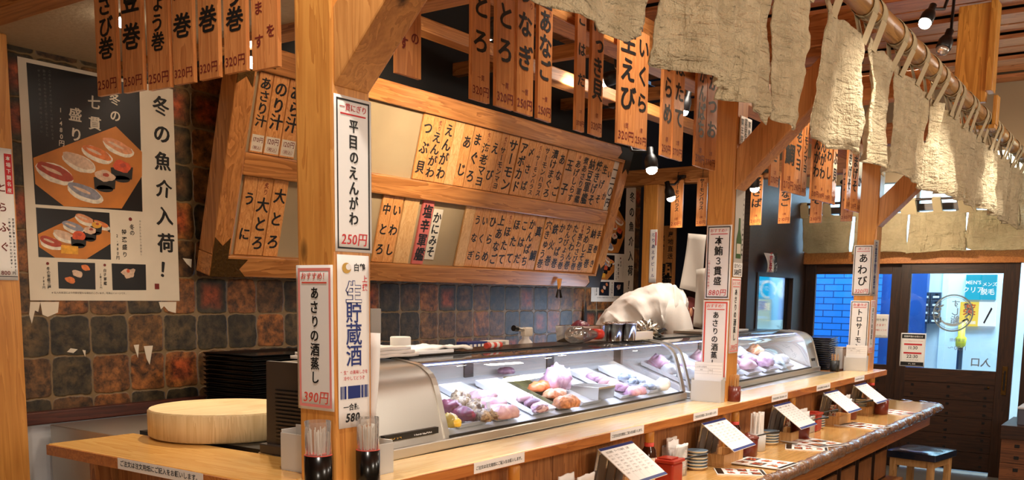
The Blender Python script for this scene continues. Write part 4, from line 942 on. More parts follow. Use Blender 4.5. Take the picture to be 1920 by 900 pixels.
# gas torch
SZ = 1.285; o = bx((2.4, 2.40, 0), (4.55, 2.64, SZ)).build('kitchen_shelf', 'steel', loc=(3.5, 2.5, 0)); tag(o, 'steel shelf behind the long glass case', 'shelf')
p = at(985, 664, Y=2.5); p.z = SZ
t = thing('gas_torch', 'white kitchen gas torch with a black nozzle behind the case', 'gas torch', (p.x, p.y, p.z))
zz = .055
MB().lathe([(.0, 0), (.034, 0), (.036, .01), (.036, zz-.02), (.032, zz-.006), (.018, zz+.008), (.018, zz+.02)], (0, 0, 0), 24).build('gas_can', 'white', t)
MB().box((-.022, -.016, zz+.02), (.04, .016, zz+.062)).build('burner_body', 'ivory', t, bevel=.006)
MB().tube([(-.02, 0, zz+.05), (-.07, 0, zz+.056)], .010, 12).build('burner_tube', 'steel', t)
MB().tube([(-.07, 0, zz+.056), (-.10, 0, zz+.06)], [.013, .014], 12).build('nozzle', 'black', t)
t['label'] = 'white kitchen gas torch with a black nozzle behind the long case'
# striped sauce bottle (red and white) on the case top
p = on_top(1.06, .27); m = MB()
for k, mi in enumerate((0, 1, 0, 1, 0)): m.tube([(-.055+.022*k, 0, .013), (-.033+.022*k, 0, .013)], .012, 14, mi)
o = m.build('tape_roll', ['redmark', 'paper']); o.location = p; o.rotation_euler = (0, 0, .1); tag(o, 'red and white banded tube lying on the case top', 'tube')
# boxes of film
p = at(903, 662, Y=2.52); p.z = SZ
for i, (dx, l, mt) in enumerate(((-.07, 'navy printed carton standing behind the case', 'blueink'), (.09, 'white printed carton right of the navy one', 'paper'))):
    t = thing('carton', l, 'carton', (p.x+dx, p.y-.004*i, p.z), .02)
    MB().box((-.075, -.03, 0), (.075, .03, .062)).build('box', mt, t, bevel=.002)
    m = MB(); X = frame((0, -.031, .032), (1, 0, 0), (0, 0, 1))
    if i == 0:
        for k in range(4): rect(m, -.06+k*.03, -.02, -.04+k*.03, .02, X, 0, .0005)
    else: htext(m, '業務用', X @ Matrix.Translation((0, .0, 0)), .03, .01, 1, center=True); rect(m, -.06, -.02, .06, -.012, X, 1)
    m.build('label_print', ['paper', 'greyink'], t)
# wall phone / note pinned at left of the housing
p = at(705, 602, Y=3.93); o = bx((p.x-.06, 3.915, p.z-.075), (p.x+.03, 3.949, p.z+.075)).build('wall_note_holder', 'greypaper', loc=p, bevel=.004); tag(o, 'grey note pad hanging on the tiles behind the main pillar', 'note pad')
# round cutting board
t = thing('round_board', 'thick round pale wooden board on the short ledge', 'cutting board', (2.105, 2.715, LZ+.004))
MB().lathe([(.252, .0), (.26, .006), (.26, .088), (.254, .094)], (0, 0, 0), 64).build('board_body', 'boardside', t)
MB().poly([(.254*math.cos(2*PI*i/64), .254*math.sin(2*PI*i/64)) for i in range(64)], Matrix.Translation((0, 0, .0946))).build('board_face', 'board', t)
o = bx((1.95, 2.345, 0), (2.38, 3.0, LZ+.003)).build('prep_bench', 'black', loc=(2.2, 2.85, 0)); tag(o, 'dark side bench supporting the round board', 'bench')
# stack of black trays by the wall
px_, py_ = at(480, 760, Y=3.6).x+.12, 3.62
for k in range(13):
    m = MB(); a, b = .26, .17; zz = .985+k*.0215
    m.box((px_-a, py_-b, zz), (px_+a, py_+b, zz+.006)); 
    m.add([(px_-a, py_-b, zz+.006), (px_+a, py_-b, zz+.006), (px_+a, py_+b, zz+.006), (px_-a, py_+b, zz+.006), (px_-a-.01, py_-b-.01, zz+.018), (px_+a+.01, py_-b-.01, zz+.018), (px_+a+.01, py_+b+.01, zz+.018), (px_-a-.01, py_+b+.01, zz+.018)], [(0, 1, 5, 4), (1, 2, 6, 5), (2, 3, 7, 6), (3, 0, 4, 7)])
    o = m.build('serving_tray', 'blackgloss', loc=(px_, py_, zz)); tag(o, 'black lacquer serving tray in the stack by the tiled wall', 'tray', 'black trays stacked by the tiled wall')
# steel insets, squeeze bottle, foil at the far end of the long case
def inset(x, y, r_, h, label):
    t = thing('steel_container', label, 'container', wm(c1) @ Vector((x, y, .2905)), 0, 'steel sauce containers')
    MB().lathe([(r_*.85, 0), (r_*.95, h-.006), (r_*1.12, h-.004), (r_*1.12, h), (r_*.92, h), (r_*.82, .006), (0, .006)], (0, 0, 0), 28).build('pot', 'chrome', t)
for i, (x, y, l) in enumerate(((2.02, .24, 'nearest the squeeze bottle'), (2.13, .22, 'second from the squeeze bottle'), (2.20, .32, 'behind the white tub'), (2.28, .30, 'nearest the foil'))):
    inset(x, y, .048, .085, 'round steel sauce container on the case top, %s' % l)
o = ctray(1.86, .32, .24, .15, 'rectangular steel pan with red garnish on the case top', 'chrome', z=.2905, h=.075, name='steel_pan', group='steel pans'); o.rotation_euler = (0, 0, .0258)
o2 = food('garnish', 'red garnish in the steel pan beside the bottle', 'tuna', [(1.84, .32, .345, .06, .04, .028, .2)])
o = MB().box((-.10, -.02, 0), (.10, .02, .04)).build('plastic_tub', 'ivory', bevel=.003); o.location = wm(c1) @ Vector((2.24, .20, .2905)); o.rotation_euler = (0, 0, .0258); tag(o, 'long white plastic tub in front of the steel containers', 'tub')
t = thing('squeeze_bottle', 'clear squeeze bottle with a red cap lying on the case top', 'bottle', wm(c1) @ Vector((1.72, .25, .2905+.036)), -.06)
X = Matrix.Rotation(PI/2, 4, 'Y')
MB().lathe([(.0, -.10), (.02, -.10), (.036, -.07), (.036, .0), (.030, .06), (.020, .10), (.018, .12)], (0, 0, 0), 22, 0, X).build('bottle', 'film', t)
MB().lathe([(.020, .12), (.024, .122), (.024, .165), (.02, .168), (0, .168)], (0, 0, 0), 18, 0, X).build('cap', emit('red_cap', '#000000', 0) if 0 else plain('red_cap', '#e23a22', .35), t)
m = MB(); m.blob((0, 0, 0), (.10, .06, .05), 0, .9, 22, 3, 30, flat=.6); o = m.build('foil_wrap', 'foil'); o.location = wm(c2) @ Vector((.12, .30, .318)); tag(o, 'crumpled foil beside the bending cook', 'foil')
o = MB().box((-.16, -.09, 0), (.16, .09, .018)).build('steel_plate', 'steel', bevel=.003); o.location = wm(c2) @ Vector((.9, .33, .2905)); tag(o, 'flat steel lid on the second case right of the middle pillar', 'lid')
o = MB().box((-.14, -.08, 0), (.14, .08, .012)).build('plastic_tray', 'frost', bevel=.003); o.location = wm(c2) @ Vector((1.45, .34, .2905)); o.rotation_euler = (0, 0, .1); tag(o, 'clear plastic lid on the second case near the window', 'lid')
o = MB().box((-.05, -.001, 0), (.05, .001, .055)).build('label_card', 'paper'); o.location = wm(c2) @ Vector((1.0, .235, .2905)); o.rotation_euler = (-.6, 0, .03); tag(o, 'small white card leaning on the second case', 'card')
# knives and hook on the far tiles
for i, (xx, yy) in enumerate(((1097, 610),)):
    p = at(xx, yy, Y=3.93); t = thing('kitchen_knife', 'dark knife hanging on the tiled wall left of the cook', 'knife', (p.x, 3.93, p.z))
    MB().poly([(-.022, 0), (.022, 0), (.018, .14), (0, .20), (-.014, .13)], frame((0, 0, 0), (1, 0, 0), (0, 0, 1)), 0, .003).build('blade', 'ironblack', t)
    MB().box((-.013, -.01, -.12), (.013, .008, 0)).build('handle', 'black', t, bevel=.003)
p = at(1046, 535, Y=3.78); t = thing('bow_clip', 'orange ribbon clip hanging under the menu board', 'ornament', p)
m = MB(); m.grid(lambda u, v: Vector(((u-.5)*.07*(1-.6*v), -.012-.008*math.sin(u*PI), .05-.09*v*(.6+.4*abs(2*u-1)))), 10, 8); m.build('ribbon', plain('orange_ribbon', '#d98a2b', .4), t, solid=.002)
for s in (-1, 1): MB().tube([(s*.012, -.012, -.03), (s*.03, -.012, -.09)], [.006, .011], 8).build('tassel', 'ironblack', t)
# paper sheets hanging behind the middle pillar
for i, (pts, l) in enumerate((((1289, 437), (1325, 441), (1274, 542), (1316, 552)), ) and ((((1287, 437), (1328, 441), (1274, 540), (1316, 552)), 'tall pale sheet hanging behind the middle pillar'), (((1302, 505), (1326, 503), (1299, 612), (1322, 620)), 'smaller pale sheet hanging in front of the tall one'))):
    q = [at(*a, X=5.75-.25*i) for a in pts]; m = MB(); m.grid(lambda u, v: (q[2]*(1-u)+q[3]*u)*(1-v)+(q[0]*(1-u)+q[1]*u)*v+Vector((.03*math.sin(u*3+v*2), 0, 0)), 8, 10)
    o = m.build('hanging_sheet', 'greypaper', loc=q[0], solid=.001); tag(o, l, 'paper sheet')

# ------------------------------------------------------------------ cook bending over the bench
cc = at(1210, 575, Y=2.90); R_ = Vector((RT.x, RT.y, 0)).normalized(); F_ = Vector((-R_.y, R_.x, 0))
if F_.dot(FW) < 0: F_ = -F_
def cp(r, d, z): return Vector((cc.x, cc.y, 0))+R_*r+F_*d+Vector((0, 0, z))
t = thing('person', 'cook in a white coat bending low over the bench, back turned', 'person', cp(-.22, .1, 0))
bm_v = [cp(-.20, .08, .98), cp(-.12, .06, 1.18), cp(-.0, .03, 1.36), cp(.11, 0, 1.46), cp(.19, 0, 1.50), cp(.27, .04, 1.47), cp(.33, .06, 1.44),
        cp(-.20, -.02, .90), cp(-.19, -.03, .50), cp(-.22, -.0, .09), cp(-.14, -.06, .03),
        cp(-.20, .19, .90), cp(-.21, .19, .50), cp(-.24, .22, .09), cp(-.16, .16, .03),
        cp(.16, -.16, 1.47), cp(.24, -.21, 1.24), cp(.30, -.08, 1.16), cp(.33, -.04, 1.14),
        cp(.17, .18, 1.46), cp(.28, .22, 1.24), cp(.36, .10, 1.16), cp(.39, .07, 1.14)]
bm_e = [(0, 1), (1, 2), (2, 3), (3, 4), (4, 5), (5, 6), (0, 7), (7, 8), (8, 9), (9, 10), (0, 11), (11, 12), (12, 13), (13, 14), (3, 15), (15, 16), (16, 17), (17, 18), (3, 19), (19, 20), (20, 21), (21, 22)]
rad = [.13, .12, .13, .13, .065, .088, .075, .10, .065, .045, .04, .10, .065, .045, .04, .065, .045, .034, .03, .065, .045, .034, .03]
k0 = len(bm_v)
for s, b_, fi in ((-1, 18, .0), (1, 22, .02)):          # five bent fingers on each hand
    base = bm_v[b_]
    for k in range(5):
        o_ = R_*(.02+.012*(k < 4))+F_*(.018*(k-1.5)) ; ln = (.032, .038, .036, .030, .024)[k]
        if k == 4: o_ = F_*(-.035)+R_*.01
        a = base+o_; b2 = a+R_*ln*.7+Vector((0, 0, -ln*.7)); i0 = len(bm_v); bm_v += [a, b2, b2+R_*ln*.1+Vector((0, 0, -ln*.8))]; bm_e += [(b_, i0), (i0, i0+1), (i0+1, i0+2)]; rad += [.010, .009, .008]
me = bpy.data.meshes.new('body'); iv = wm(t).inverted(); me.from_pydata([tuple(iv @ v for v in [v])[0][:] for v in bm_v], bm_e, [])
o = bpy.data.objects.new('body', me); COL.objects.link(o); o.parent = t; me.materials.append(M['skin'])
sk = o.modifiers.new('skin', 'SKIN')
for i, r_ in enumerate(rad): me.skin_vertices[0].data[i].radius = (r_, r_)
me.skin_vertices[0].data[0].use_root = True
sb = o.modifiers.new('sub', 'SUBSURF'); sb.levels = 1; sb.render_levels = 1
# face features on the lowered head, turned away and down
hd = cp(.30, .05, 1.455)
m = MB(); m.blob((0, 0, 0), (.092, .085, .10), 0, .05, 6, 2, 24, Matrix.Translation(hd)); m.build('cap', 'cap', t, world=True)
m = MB(); m.blob((0, 0, 0), (.014, .012, .02), 0, 0, 4, 1, 10, Matrix.Translation(hd+R_*.085+Vector((0, 0, -.05)))); m.build('nose', 'skin', t, world=True)
for s in (-1, 1):
    m = MB(); m.blob((0, 0, 0), (.02, .010, .03), 0, 0, 4, 1, 12, Matrix.Translation(hd+F_*(.085*s)+R_*.0+Vector((0, 0, .0)))); m.build('ear', 'skin', t, world=True)
MB().tube([hd-F_*.088+R_*.01+Vector((0, 0, .03)), hd-F_*.075+R_*.055+Vector((0, 0, -.005)), hd-F_*.02+R_*.10+Vector((0, 0, -.05))], .005, 6).build('mask_strap', 'paper', t, world=True)
# white coat: a lofted, creased tunic over hips, bent back and shoulders
SP = [(-.30, .06, .78, .17, .13), (-.285, .06, 1.0, .19, .15), (-.235, .05, 1.20, .20, .155), (-.15, .04, 1.34, .21, .16), (-.05, .02, 1.43, .225, .165), (.06, 0, 1.475, .235, .165), (.15, 0, 1.485, .235, .155), (.215, .01, 1.475, .21, .13), (.255, .02, 1.465, .13, .085), (.27, .03, 1.46, .075, .06)]
def coat(u, v):
    s = v*(len(SP)-1); i = min(int(s), len(SP)-2); f_ = s-i; f_ = f_*f_*(3-2*f_)
    a = [SP[i][k]*(1-f_)+SP[i+1][k]*f_ for k in range(5)]
    j = max(i-1, 0); k_ = min(i+2, len(SP)-1); tr, tz = SP[k_][0]-SP[j][0], SP[k_][2]-SP[j][2]; L = math.hypot(tr, tz); nr, nz_ = -tz/L, tr/L
    q = 2*PI*u; w_ = a[3]*math.cos(q); h_ = a[4]*math.sin(q)
    cr = .012*mnoise.noise(Vector((s*1.5, math.cos(q)*2.2, math.sin(q)*2.2)))+.012*mnoise.noise(Vector((s*4.5+math.cos(q)*2, math.cos(q)*4, 5)))+.014*math.sin(s*5.5+2.2*math.cos(q+.6))*max(0, -math.cos(q))
    k2 = 1+cr/.16
    return cp(a[0]+nr*h_*k2, a[1]+w_*k2, a[2]+nz_*h_*k2)
m = MB(); m.grid(lambda u, v: coat(u, v), 96, 84, wrap=True); m.build('white_coat', 'coat', t, world=True)
for s, sh, el, wr in ((-1, cp(.14, -.15, 1.49), cp(.235, -.19, 1.26), cp(.285, -.10, 1.14)), (1, cp(.16, .17, 1.47), cp(.27, .21, 1.25), cp(.33, .12, 1.13))):
    pts = [sh-(el-sh)*.15, sh, sh*.7+el*.3, sh*.35+el*.65, el, el*.5+wr*.5, wr]; m = MB(); m.tube(pts, [.07, .10, .10, .09, .075, .065, .055], 20)
    for i_, v_ in enumerate(m.v): m.v[i_] = v_+Vector((mnoise.noise(v_*16), mnoise.noise(v_*16+Vector((7, 0, 0))), mnoise.noise(v_*16+Vector((0, 9, 0)))))*.008
    m.build('sleeve', 'coat', t, world=True, sub=1)

# ------------------------------------------------------------------ bamboo pole and linen noren over the counter
NY, NZ = 1.10, 2.70
t = thing('bamboo_pole', 'long bamboo pole carrying the linen noren along the aisle', 'pole', (5.2, NY, NZ))
pts = []; rr = []
x = 1.15
while x < 9.1:
    for dx, r_ in ((0, .044), (.012, .048), (.024, .044), (.18, .0435)): pts.append((x+dx, NY, NZ)); rr.append(r_)
    x += .36
MB().tube(pts, rr, 20).build('pole', 'bamboo', t, world=True)
t = thing('pole_bracket', 'golden hanging board with a notched foot gripping the bamboo pole', 'bracket', (6.72, 1.2, 3.4))
bx((6.70, 1.10, 2.80), (6.76, 1.29, 3.40)).build('hanger_board', 'bracket', t, world=True, bevel=.004)
bx((6.66, 1.06, 2.86), (6.80, 1.10, 3.40)).build('edge_batten', 'bracket', t, world=True, bevel=.004)
bx((6.68, 1.03, 2.63), (6.78, 1.17, 2.654)).build('foot_plate', 'bracket', t, world=True, bevel=.003)
bx((6.68, 1.150, 2.654), (6.78, 1.175, 2.83)).build('cheek', 'bracket', t, world=True, bevel=.003)
bx((6.68, 1.025, 2.654), (6.78, 1.05, 2.83)).build('cheek', 'bracket', t, world=True, bevel=.003)
def noren(x0, x1, zt_, zb, y, label, seed, mat='linen', axis='X', straps=(.08, .92), amp=.05, pole_z=NZ, pole_r=.046, group=None, hem=.03, px=None):
    """cloth panel hung from loops; axis X runs along the aisle, axis Y along the doors"""
    def P_(a, d, z): return Vector((a, y+d, z)) if axis == 'X' else Vector((y+d, a, z))
    rn = random.Random(seed); ph = rn.uniform(0, 6); fr = rn.uniform(1.1, 2.0); L = x1-x0
    def fn(u, v):
        z = zt_+(zb-zt_)*v; s = v**1.3
        d = amp*(.5+.5*s)*(math.sin(fr*PI*u*2*(.6+.5*L)+ph)*.55+.75*mnoise.noise(Vector((u*3*L+seed*3.3, v*1.2, seed)))) 
        d += .016*mnoise.noise(Vector((u*9*L, v*4, seed+5)))+.006*mnoise.noise(Vector((u*26*L, v*16, seed+9)))
        d += .035*s*(u-.5)*math.sin(seed*2.1)
        sag = .018*math.sin(PI*((u*2) % 1))*(1-v)
        edge = .5-abs(u-.5)
        d += (.006 if v > .94 else 0)
        a = x0+L*(u + .02*math.sin(seed+v*3)*(1-2*u)*(.5+s))
        z -= sag; z += .016*mnoise.noise(Vector((u*4*L, seed, 2)))*s
        z += .03*s*max(0, .12-edge)/.12*math.sin(seed*1.7)*(1 if u > .5 else .3)
        return P_(a, d, z)
    m = MB(); m.grid(fn, max(30, int(90*L)), 46)
    o = m.build('noren_curtain', mat, loc=P_((x0+x1)/2, 0, zt_), solid=.003); tag(o, label, 'noren', group)
    for s in straps:
        top = fn(s, 0); a = top.x if axis == 'X' else top.y; off = .5*(zt_-pole_z)*0
        m = MB(); n = 18; vs = []; w_ = .036; lean = -.07 if axis == 'X' else 0
        for i in range(n+1):
            q = -PI/2+2*PI*i/n; r_ = pole_r+.003; la = lean*math.sin(q)*.5
            for e in (-w_, w_): vs.append(P_(a+e+la+.02, r_*math.cos(q), pole_z+r_*math.sin(q)))
        m.add(vs, [(2*i, 2*i+1, 2*i+3, 2*i+2) for i in range(n)], 0, None, True)
        dd = (top.y-y) if axis == 'X' else (top.x-y)
        for e1, d0 in ((0, -.02), (0, .02)):
            va = [P_(a+e+.02+.5*lean*-1, d0*2*.9, pole_z-pole_r*.75) for e in (-w_, w_)]+[P_(a+e, dd+d0*.15, top.z-.03) for e in (-w_, w_)]
            m.add(va, [(0, 1, 3, 2)])
        m.build('loop', 'strap', o, world=True, solid=.002)
    return o
spans = [(1.60, 2.09, 2.145), (2.20, 2.595, 2.14), (2.615, 2.955, 2.125), (2.975, 3.29, 2.12), (3.42, 3.96, 2.115), (3.98, 4.46, 2.12), (4.48, 5.19, 2.125), (5.26, 5.69, 2.12), (5.71, 6.14, 2.135), (6.16, 6.59, 2.14), (6.61, 7.05, 2.16), (7.08, 7.55, 2.15), (7.56, 8.05, 2.14), (8.08, 8.5, 2.145), (8.5, 8.95, 2.15)]
ordn = ('first', 'second', 'third', 'fourth', 'fifth', 'sixth', 'seventh', 'eighth', 'ninth', 'tenth', 'eleventh', 'twelfth', 'thirteenth', 'fourteenth', 'last')
for i, (a, b, zb) in enumerate(spans):
    st = (.10, .5, .90) if b-a > .6 else (.12, .88)
    noren(a, b, 2.585, zb, NY, 'linen noren panel on the bamboo pole, %s counting from the main pillar end' % ordn[i], i+1, straps=st, amp=.055 if i % 3 else .035, group='aisle noren panels')
# noren in front of the doors
DX = 9.0
t = thing('noren_rod', 'thin dark rod across the doors carrying the pale noren', 'rod', (DX, 2.2, 2.44))
MB().tube([(DX, 3.0, 2.44), (DX, .2, 2.44)], .012, 10).build('rod', 'darkwood', t, world=True)
dsp = [(2.52, 2.98), (2.03, 2.50), (1.55, 2.02), (1.06, 1.54), (.55, 1.05)]
for i, (a, b) in enumerate(dsp):
    noren(a, b, 2.345, 1.985, DX, 'flat pale noren panel over the doors, %s from the window corner' % ordn[i], 31+i, 'linen2', 'Y', (.05, .5, .95), .022, 2.44, .014, 'door noren panels')

# ------------------------------------------------------------------ track lamps
def lamp(p, mount, tgt, power, label, r_=.032, spot=95, lit=True, col=(1, .82, .60), stem=True):
    p = Vector(p); tgt = Vector(tgt); d = (tgt-p).normalized()
    t = thing('spot_lamp', label, 'lamp', p, 0, 'ceiling spot lamps'); q = d.to_track_quat('-Z', 'Y').to_matrix().to_4x4()
    MB().lathe([(r_*.95, .0), (r_*1.05, .004), (r_*1.05, .05), (r_*.8, .075), (r_*.55, .085), (r_*.55, .125), (0, .13)], (0, 0, 0), 20, 0, q).build('lamp_head', 'black', t)
    MB().lathe([(0, -.034), (r_*.5, -.030), (r_*.85, -.018), (r_*.93, -.002), (r_*.5, .01), (0, .01)], (0, 0, 0), 20, 0, q).build('bulb', 'lamp' if lit else 'steel', t)
    if stem:
        top = Vector(mount)-p; MB().tube([q @ Vector((0, 0, .10)), (q @ Vector((0, 0, .12)))*.5+Vector((top.x, top.y, .10))*.5, (top.x, top.y, top.z)], .009, 8).build('stem', 'black', t)
        MB().box((top.x-.03, top.y-.03, top.z-.012), (top.x+.03, top.y+.03, top.z+.012)).build('mount', 'black', t, bevel=.003)
    if lit:
        l = light('lamp_light', 'SPOT', (0, 0, 0), power, col, None, r_, spot=spot, blend=.7); l.parent = t; l.location = d*.05; l.rotation_euler = d.to_track_quat('-Z', 'Y').to_euler()
    return t
p = at(230, 35, Y=3.2); lamp(p, (p.x, p.y, 2.53), (2.2, 3.5, 1.2), 9, 'lit spot lamp behind the wasabi and natto roll planks', .026)
p = at(472, 113, Y=3.1); lamp(p, (2.5, 3.1, 2.5), (2.12, 2.66, 1.14), 52, 'lit spot lamp between the cucumber roll plank and the red notice plank', .026)
p = at(920, 60, Y=2.6); lamp(p, (p.x, p.y, 3.39), (3.85, 3.55, 2.5), 85, 'lit spot lamp between the fatty tuna planks', .036, 62)
p = at(1135, 150, Y=2.6); lamp(p, (p.x, p.y, 3.39), (4.4, 3.55, 2.5), 50, 'lit spot lamp beside the surf clam plank', .036, 62)
p = at(1283, 207, Y=2.6); lamp(p, (p.x, p.y, 3.39), (5.6, 3.0, 1.4), 12, 'lit spot lamp beside the scallop plank', .03)
p = at(1222, 316, Y=2.6); lamp(p, (p.x-.05, 2.83, 2.675), (5.0, 2.4, 1.2), 11, 'lit spot lamp on a long stem beside the menu board end', .036)
p = at(1258, 370, X=6.8); lamp(p, (6.99, p.y, 2.50), (6.9, 3.2, 1.9), 8, 'lit spot lamp in front of the salmon belly plank', .036)
p = at(1415, 352, X=6.8); lamp(p, (6.99, p.y, 2.50), (6.9, 2.6, 1.9), 9, 'lit spot lamp in front of the seared mackerel plank', .036)
p = at(1435, 276, X=6.6); lamp(p, (6.72, p.y, 2.94), (6.8, 2.5, 1.5), 12, 'lit spot lamp left of the tuna with leek plank', .03)
p = at(1595, 331, X=7.6); lamp(p, (p.x, p.y, 3.39), (8.9, 2.5, 2.0), 45, 'upper of two lit spot lamps near the far pillar', .03)
p = at(1596, 352, X=7.75); lamp(p, (p.x, p.y, 3.39), (9.0, 1.7, 2.0), 45, 'lower of two lit spot lamps near the far pillar', .03)
p = at(1735, 42, Z=3.08); lamp(p, (p.x+.25, p.y-.1, 3.40), (4.4, 1.7, 1.0), 60, 'lit black spot lamp right of the bamboo pole', .036, 90)
p = at(1768, 92, Z=3.0); lamp(p, (p.x+.12, p.y-.02, 3.40), (5.4, 1.5, 1.6), 0, 'unlit black spot lamp beside the golden bracket', .04, lit=False)

# ------------------------------------------------------------------ things on the eating counter
def menu_stand(label, xc, yc=1.685):
    t = thing('menu_stand', label, 'menu stand', (xc, yc, CZ), 0, 'menu stands on the eating counter')
    b = MB(); w2, d2, h = .115, .055, .055
    b.box((-w2, -d2, 0), (w2, d2, .008)); b.box((-w2, -d2, .008), (w2, -d2+.008, h)); b.box((-w2, d2-.008, .008), (w2, d2, h)); b.box((-w2, -d2+.008, .008), (-w2+.008, d2-.008, h)); b.box((w2-.008, -d2+.008, .008), (w2, d2-.008, h))
    b.v = [q+Vector((.085, 0, 0)) for q in b.v]; w2 = .13
    b.build('wooden_base', 'tagpale', t, bevel=.002)
    A, F1, B1 = Vector((0, .02, .205)), Vector((0, -.14, .092)), Vector((0, .05, .02))
    for nm, P0, P1, mt in (('front_sheet', F1, A, 'paper'), ('back_sheet', B1, A, 'acrylic')):
        m = MB(); m.add([(-w2, P0.y, P0.z), (w2, P0.y, P0.z), (w2, P1.y, P1.z), (-w2, P1.y, P1.z)], [(0, 1, 2, 3)]); o = m.build(nm, mt, t, solid=.003)
        if nm == 'front_sheet':
            X = frame((F1+A)/2, (1, 0, 0), A-F1) @ Matrix.Translation((0, 0, .0018)); Ht = (A-F1).length/2; m = MB()
            rect(m, -w2, Ht-.014, w2, Ht-.001, X, 1); rect(m, -w2, -Ht+.001, w2, -Ht+.014, X, 1)
            htext(m, '注文用紙　テーブル番号　人数', X @ Matrix.Translation((-.11, Ht-.032, 0)), .0125, .005, 0)
            rn = random.Random(7); dishes = ('まぐろ', 'サーモン', 'えんがわ', 'あなご', 'いくら', 'ほたて', 'こはだ', 'たまご', 'えび', 'いか', 'いわし', 'うに')
            for c_ in range(5):
                for r_ in range(7): htext(m, dishes[(c_*7+r_*5) % 12], X @ Matrix.Translation((-.118+.048*c_, Ht-.050-.0155*r_, 0)), .0095, .002, 0)
            for c_ in range(1, 5): rect(m, -.1215+.048*c_, -Ht+.018, -.121+.048*c_, Ht-.038, X, 2)
            m.build('lettering', ['greyink', 'blueink', 'greyink'], o)
        else:
            X = frame((B1+A)/2+Vector((0, -.002, 0)), (1, 0, 0), A-B1) @ Matrix.Translation((0, 0, .0005)); m = MB()
            for k in range(3): rect(m, -.11+.078*k, -.07, -.05+.078*k, .07, X, 0)
            m.build('back_print', 'greyink', o)
    return t
def xat(px, py, y): return at(px, py, Y=y).x
st = menu_stand('white order sheet stand nearest the main pillar, beside the bottle', (xat(1120, 848, 1.705)+xat(1184, 830, 1.705))/2)
XS = [st.location.x]
for px0, px1, py, l in ((1312, 1360, 796, 'white order sheet stand in front of the middle pillar, second along the counter'), (1448, 1480, 760, 'white order sheet stand just past the middle pillar, third along the counter'),
                     (1545, 1567, 742, 'white order sheet stand between the pillars, fourth along the counter'), (1600, 1623, 718, 'white order sheet stand at the far end of the counter')):
    x_ = (xat(px0, py, 1.705)+xat(px1, py, 1.705))/2; XS.append(x_); dup(st, (x_, 1.685, CZ), random.Random(px0).uniform(-.03, .03), l)

def dish(label, c, group):
    m = MB(); m.lathe([(.026, 0), (.030, .002), (.046, .012), (.049, .016), (.046, .017), (.028, .006), (0, .005)], (0, 0, 0), 28); o = m.build('sauce_dish', 'ceramic'); o.location = c; tag(o, label, 'dish', group)
    r_ = MB(); r_.lathe([(.0472, .01735), (.0483, .01725), (.0488, .0168)], (0, 0, 0), 28); r_.build('rim_line', 'blueline', o); return o
d0 = None
for (px, py, n, g_) in ((1306, 872, 6, 'beside the first red pot'), (1443, 824, 5, 'left of the third order stand'), (1531, 795, 5, 'left of the fourth order stand'), (1611, 767, 7, 'left of the last order stand')):
    b = at(px, py, Z=CZ); k_ = min(1, 1.705/b.y); b = Vector((b.x*k_, b.y*k_, CZ))
    for k in range(n):
        l = 'cream sauce dish with blue rim in the stack %s' % g_; loc = (b.x+random.Random(k*7+n).uniform(-.002, .002), b.y, CZ+.0145*k)
        if d0 is None: d0 = dish(l, loc, 'sauce dishes '+g_)
        else: dup(d0, loc, 0, l, 'sauce dishes '+g_)

def ginger_pot(label, c, mat, sq=True, rz=0.0):
    t = thing('ginger_pot', label, 'pot', c, rz)
    if sq:
        MB().box((-.05, -.045, 0), (.05, .045, .095)).build('body', mat, t, bevel=.010, seg=3)
        MB().box((-.056, -.051, .095), (.056, .051, .108)).box((-.035, -.03, .108), (.035, .03, .114)).build('lid', mat, t, bevel=.006)
    else:
        MB().lathe([(.040, 0), (.050, .006), (.052, .085), (.048, .09), (0, .09)], (0, 0, 0), 28).build('body', mat, t)
        MB().lathe([(.055, .09), (.056, .097), (.045, .104), (.012, .107), (.010, .116), (0, .117)], (0, 0, 0), 28).build('lid', mat, t)
    MB().tube([(.03, -.03, .098), (.085, -.075, .112), (.13, -.11, .118)], [.004, .004, .008], 8).build('spoon_handle', 'black', t)
    return t
def cpt(px, py, ymax=1.70): p = at(px, py, Z=CZ); s = min(1, ymax/p.y); p.y = min(p.y, ymax); return p
p = at(1252, 893, Y=1.66); ginger_pot('square red lacquer ginger pot right of the first order stand', (p.x, 1.66, CZ), 'redplastic')
p = at(1400, 850, Y=1.66); ginger_pot('round dark red ginger pot behind the second order stand', (p.x, 1.66, CZ), 'brownlac', False)
p = at(1500, 806, Y=1.64); ginger_pot('round brown ginger pot under the third order stand edge', (p.x, 1.64, CZ), 'brownlac', False)
p = at(1510, 790, Y=1.70); ginger_pot('square red ginger pot with spoon before the white napkins', (p.x+.12, 1.70, CZ), 'redplastic')
p = at(1586, 762, Y=1.68); ginger_pot('round dark pot with spoon behind the fourth order stand', (p.x+.08, 1.68, CZ), 'brownlac', False)
p = at(1647, 758, Y=1.60); t = thing('wooden_cup', 'brown wooden cup under the last order stand', 'cup', (p.x, 1.58, CZ))
MB().lathe([(.040, 0), (.044, .004), (.046, .10), (.042, .10), (.040, .01), (0, .01)], (0, 0, 0), 24).build('cup', 'brownlac', t)

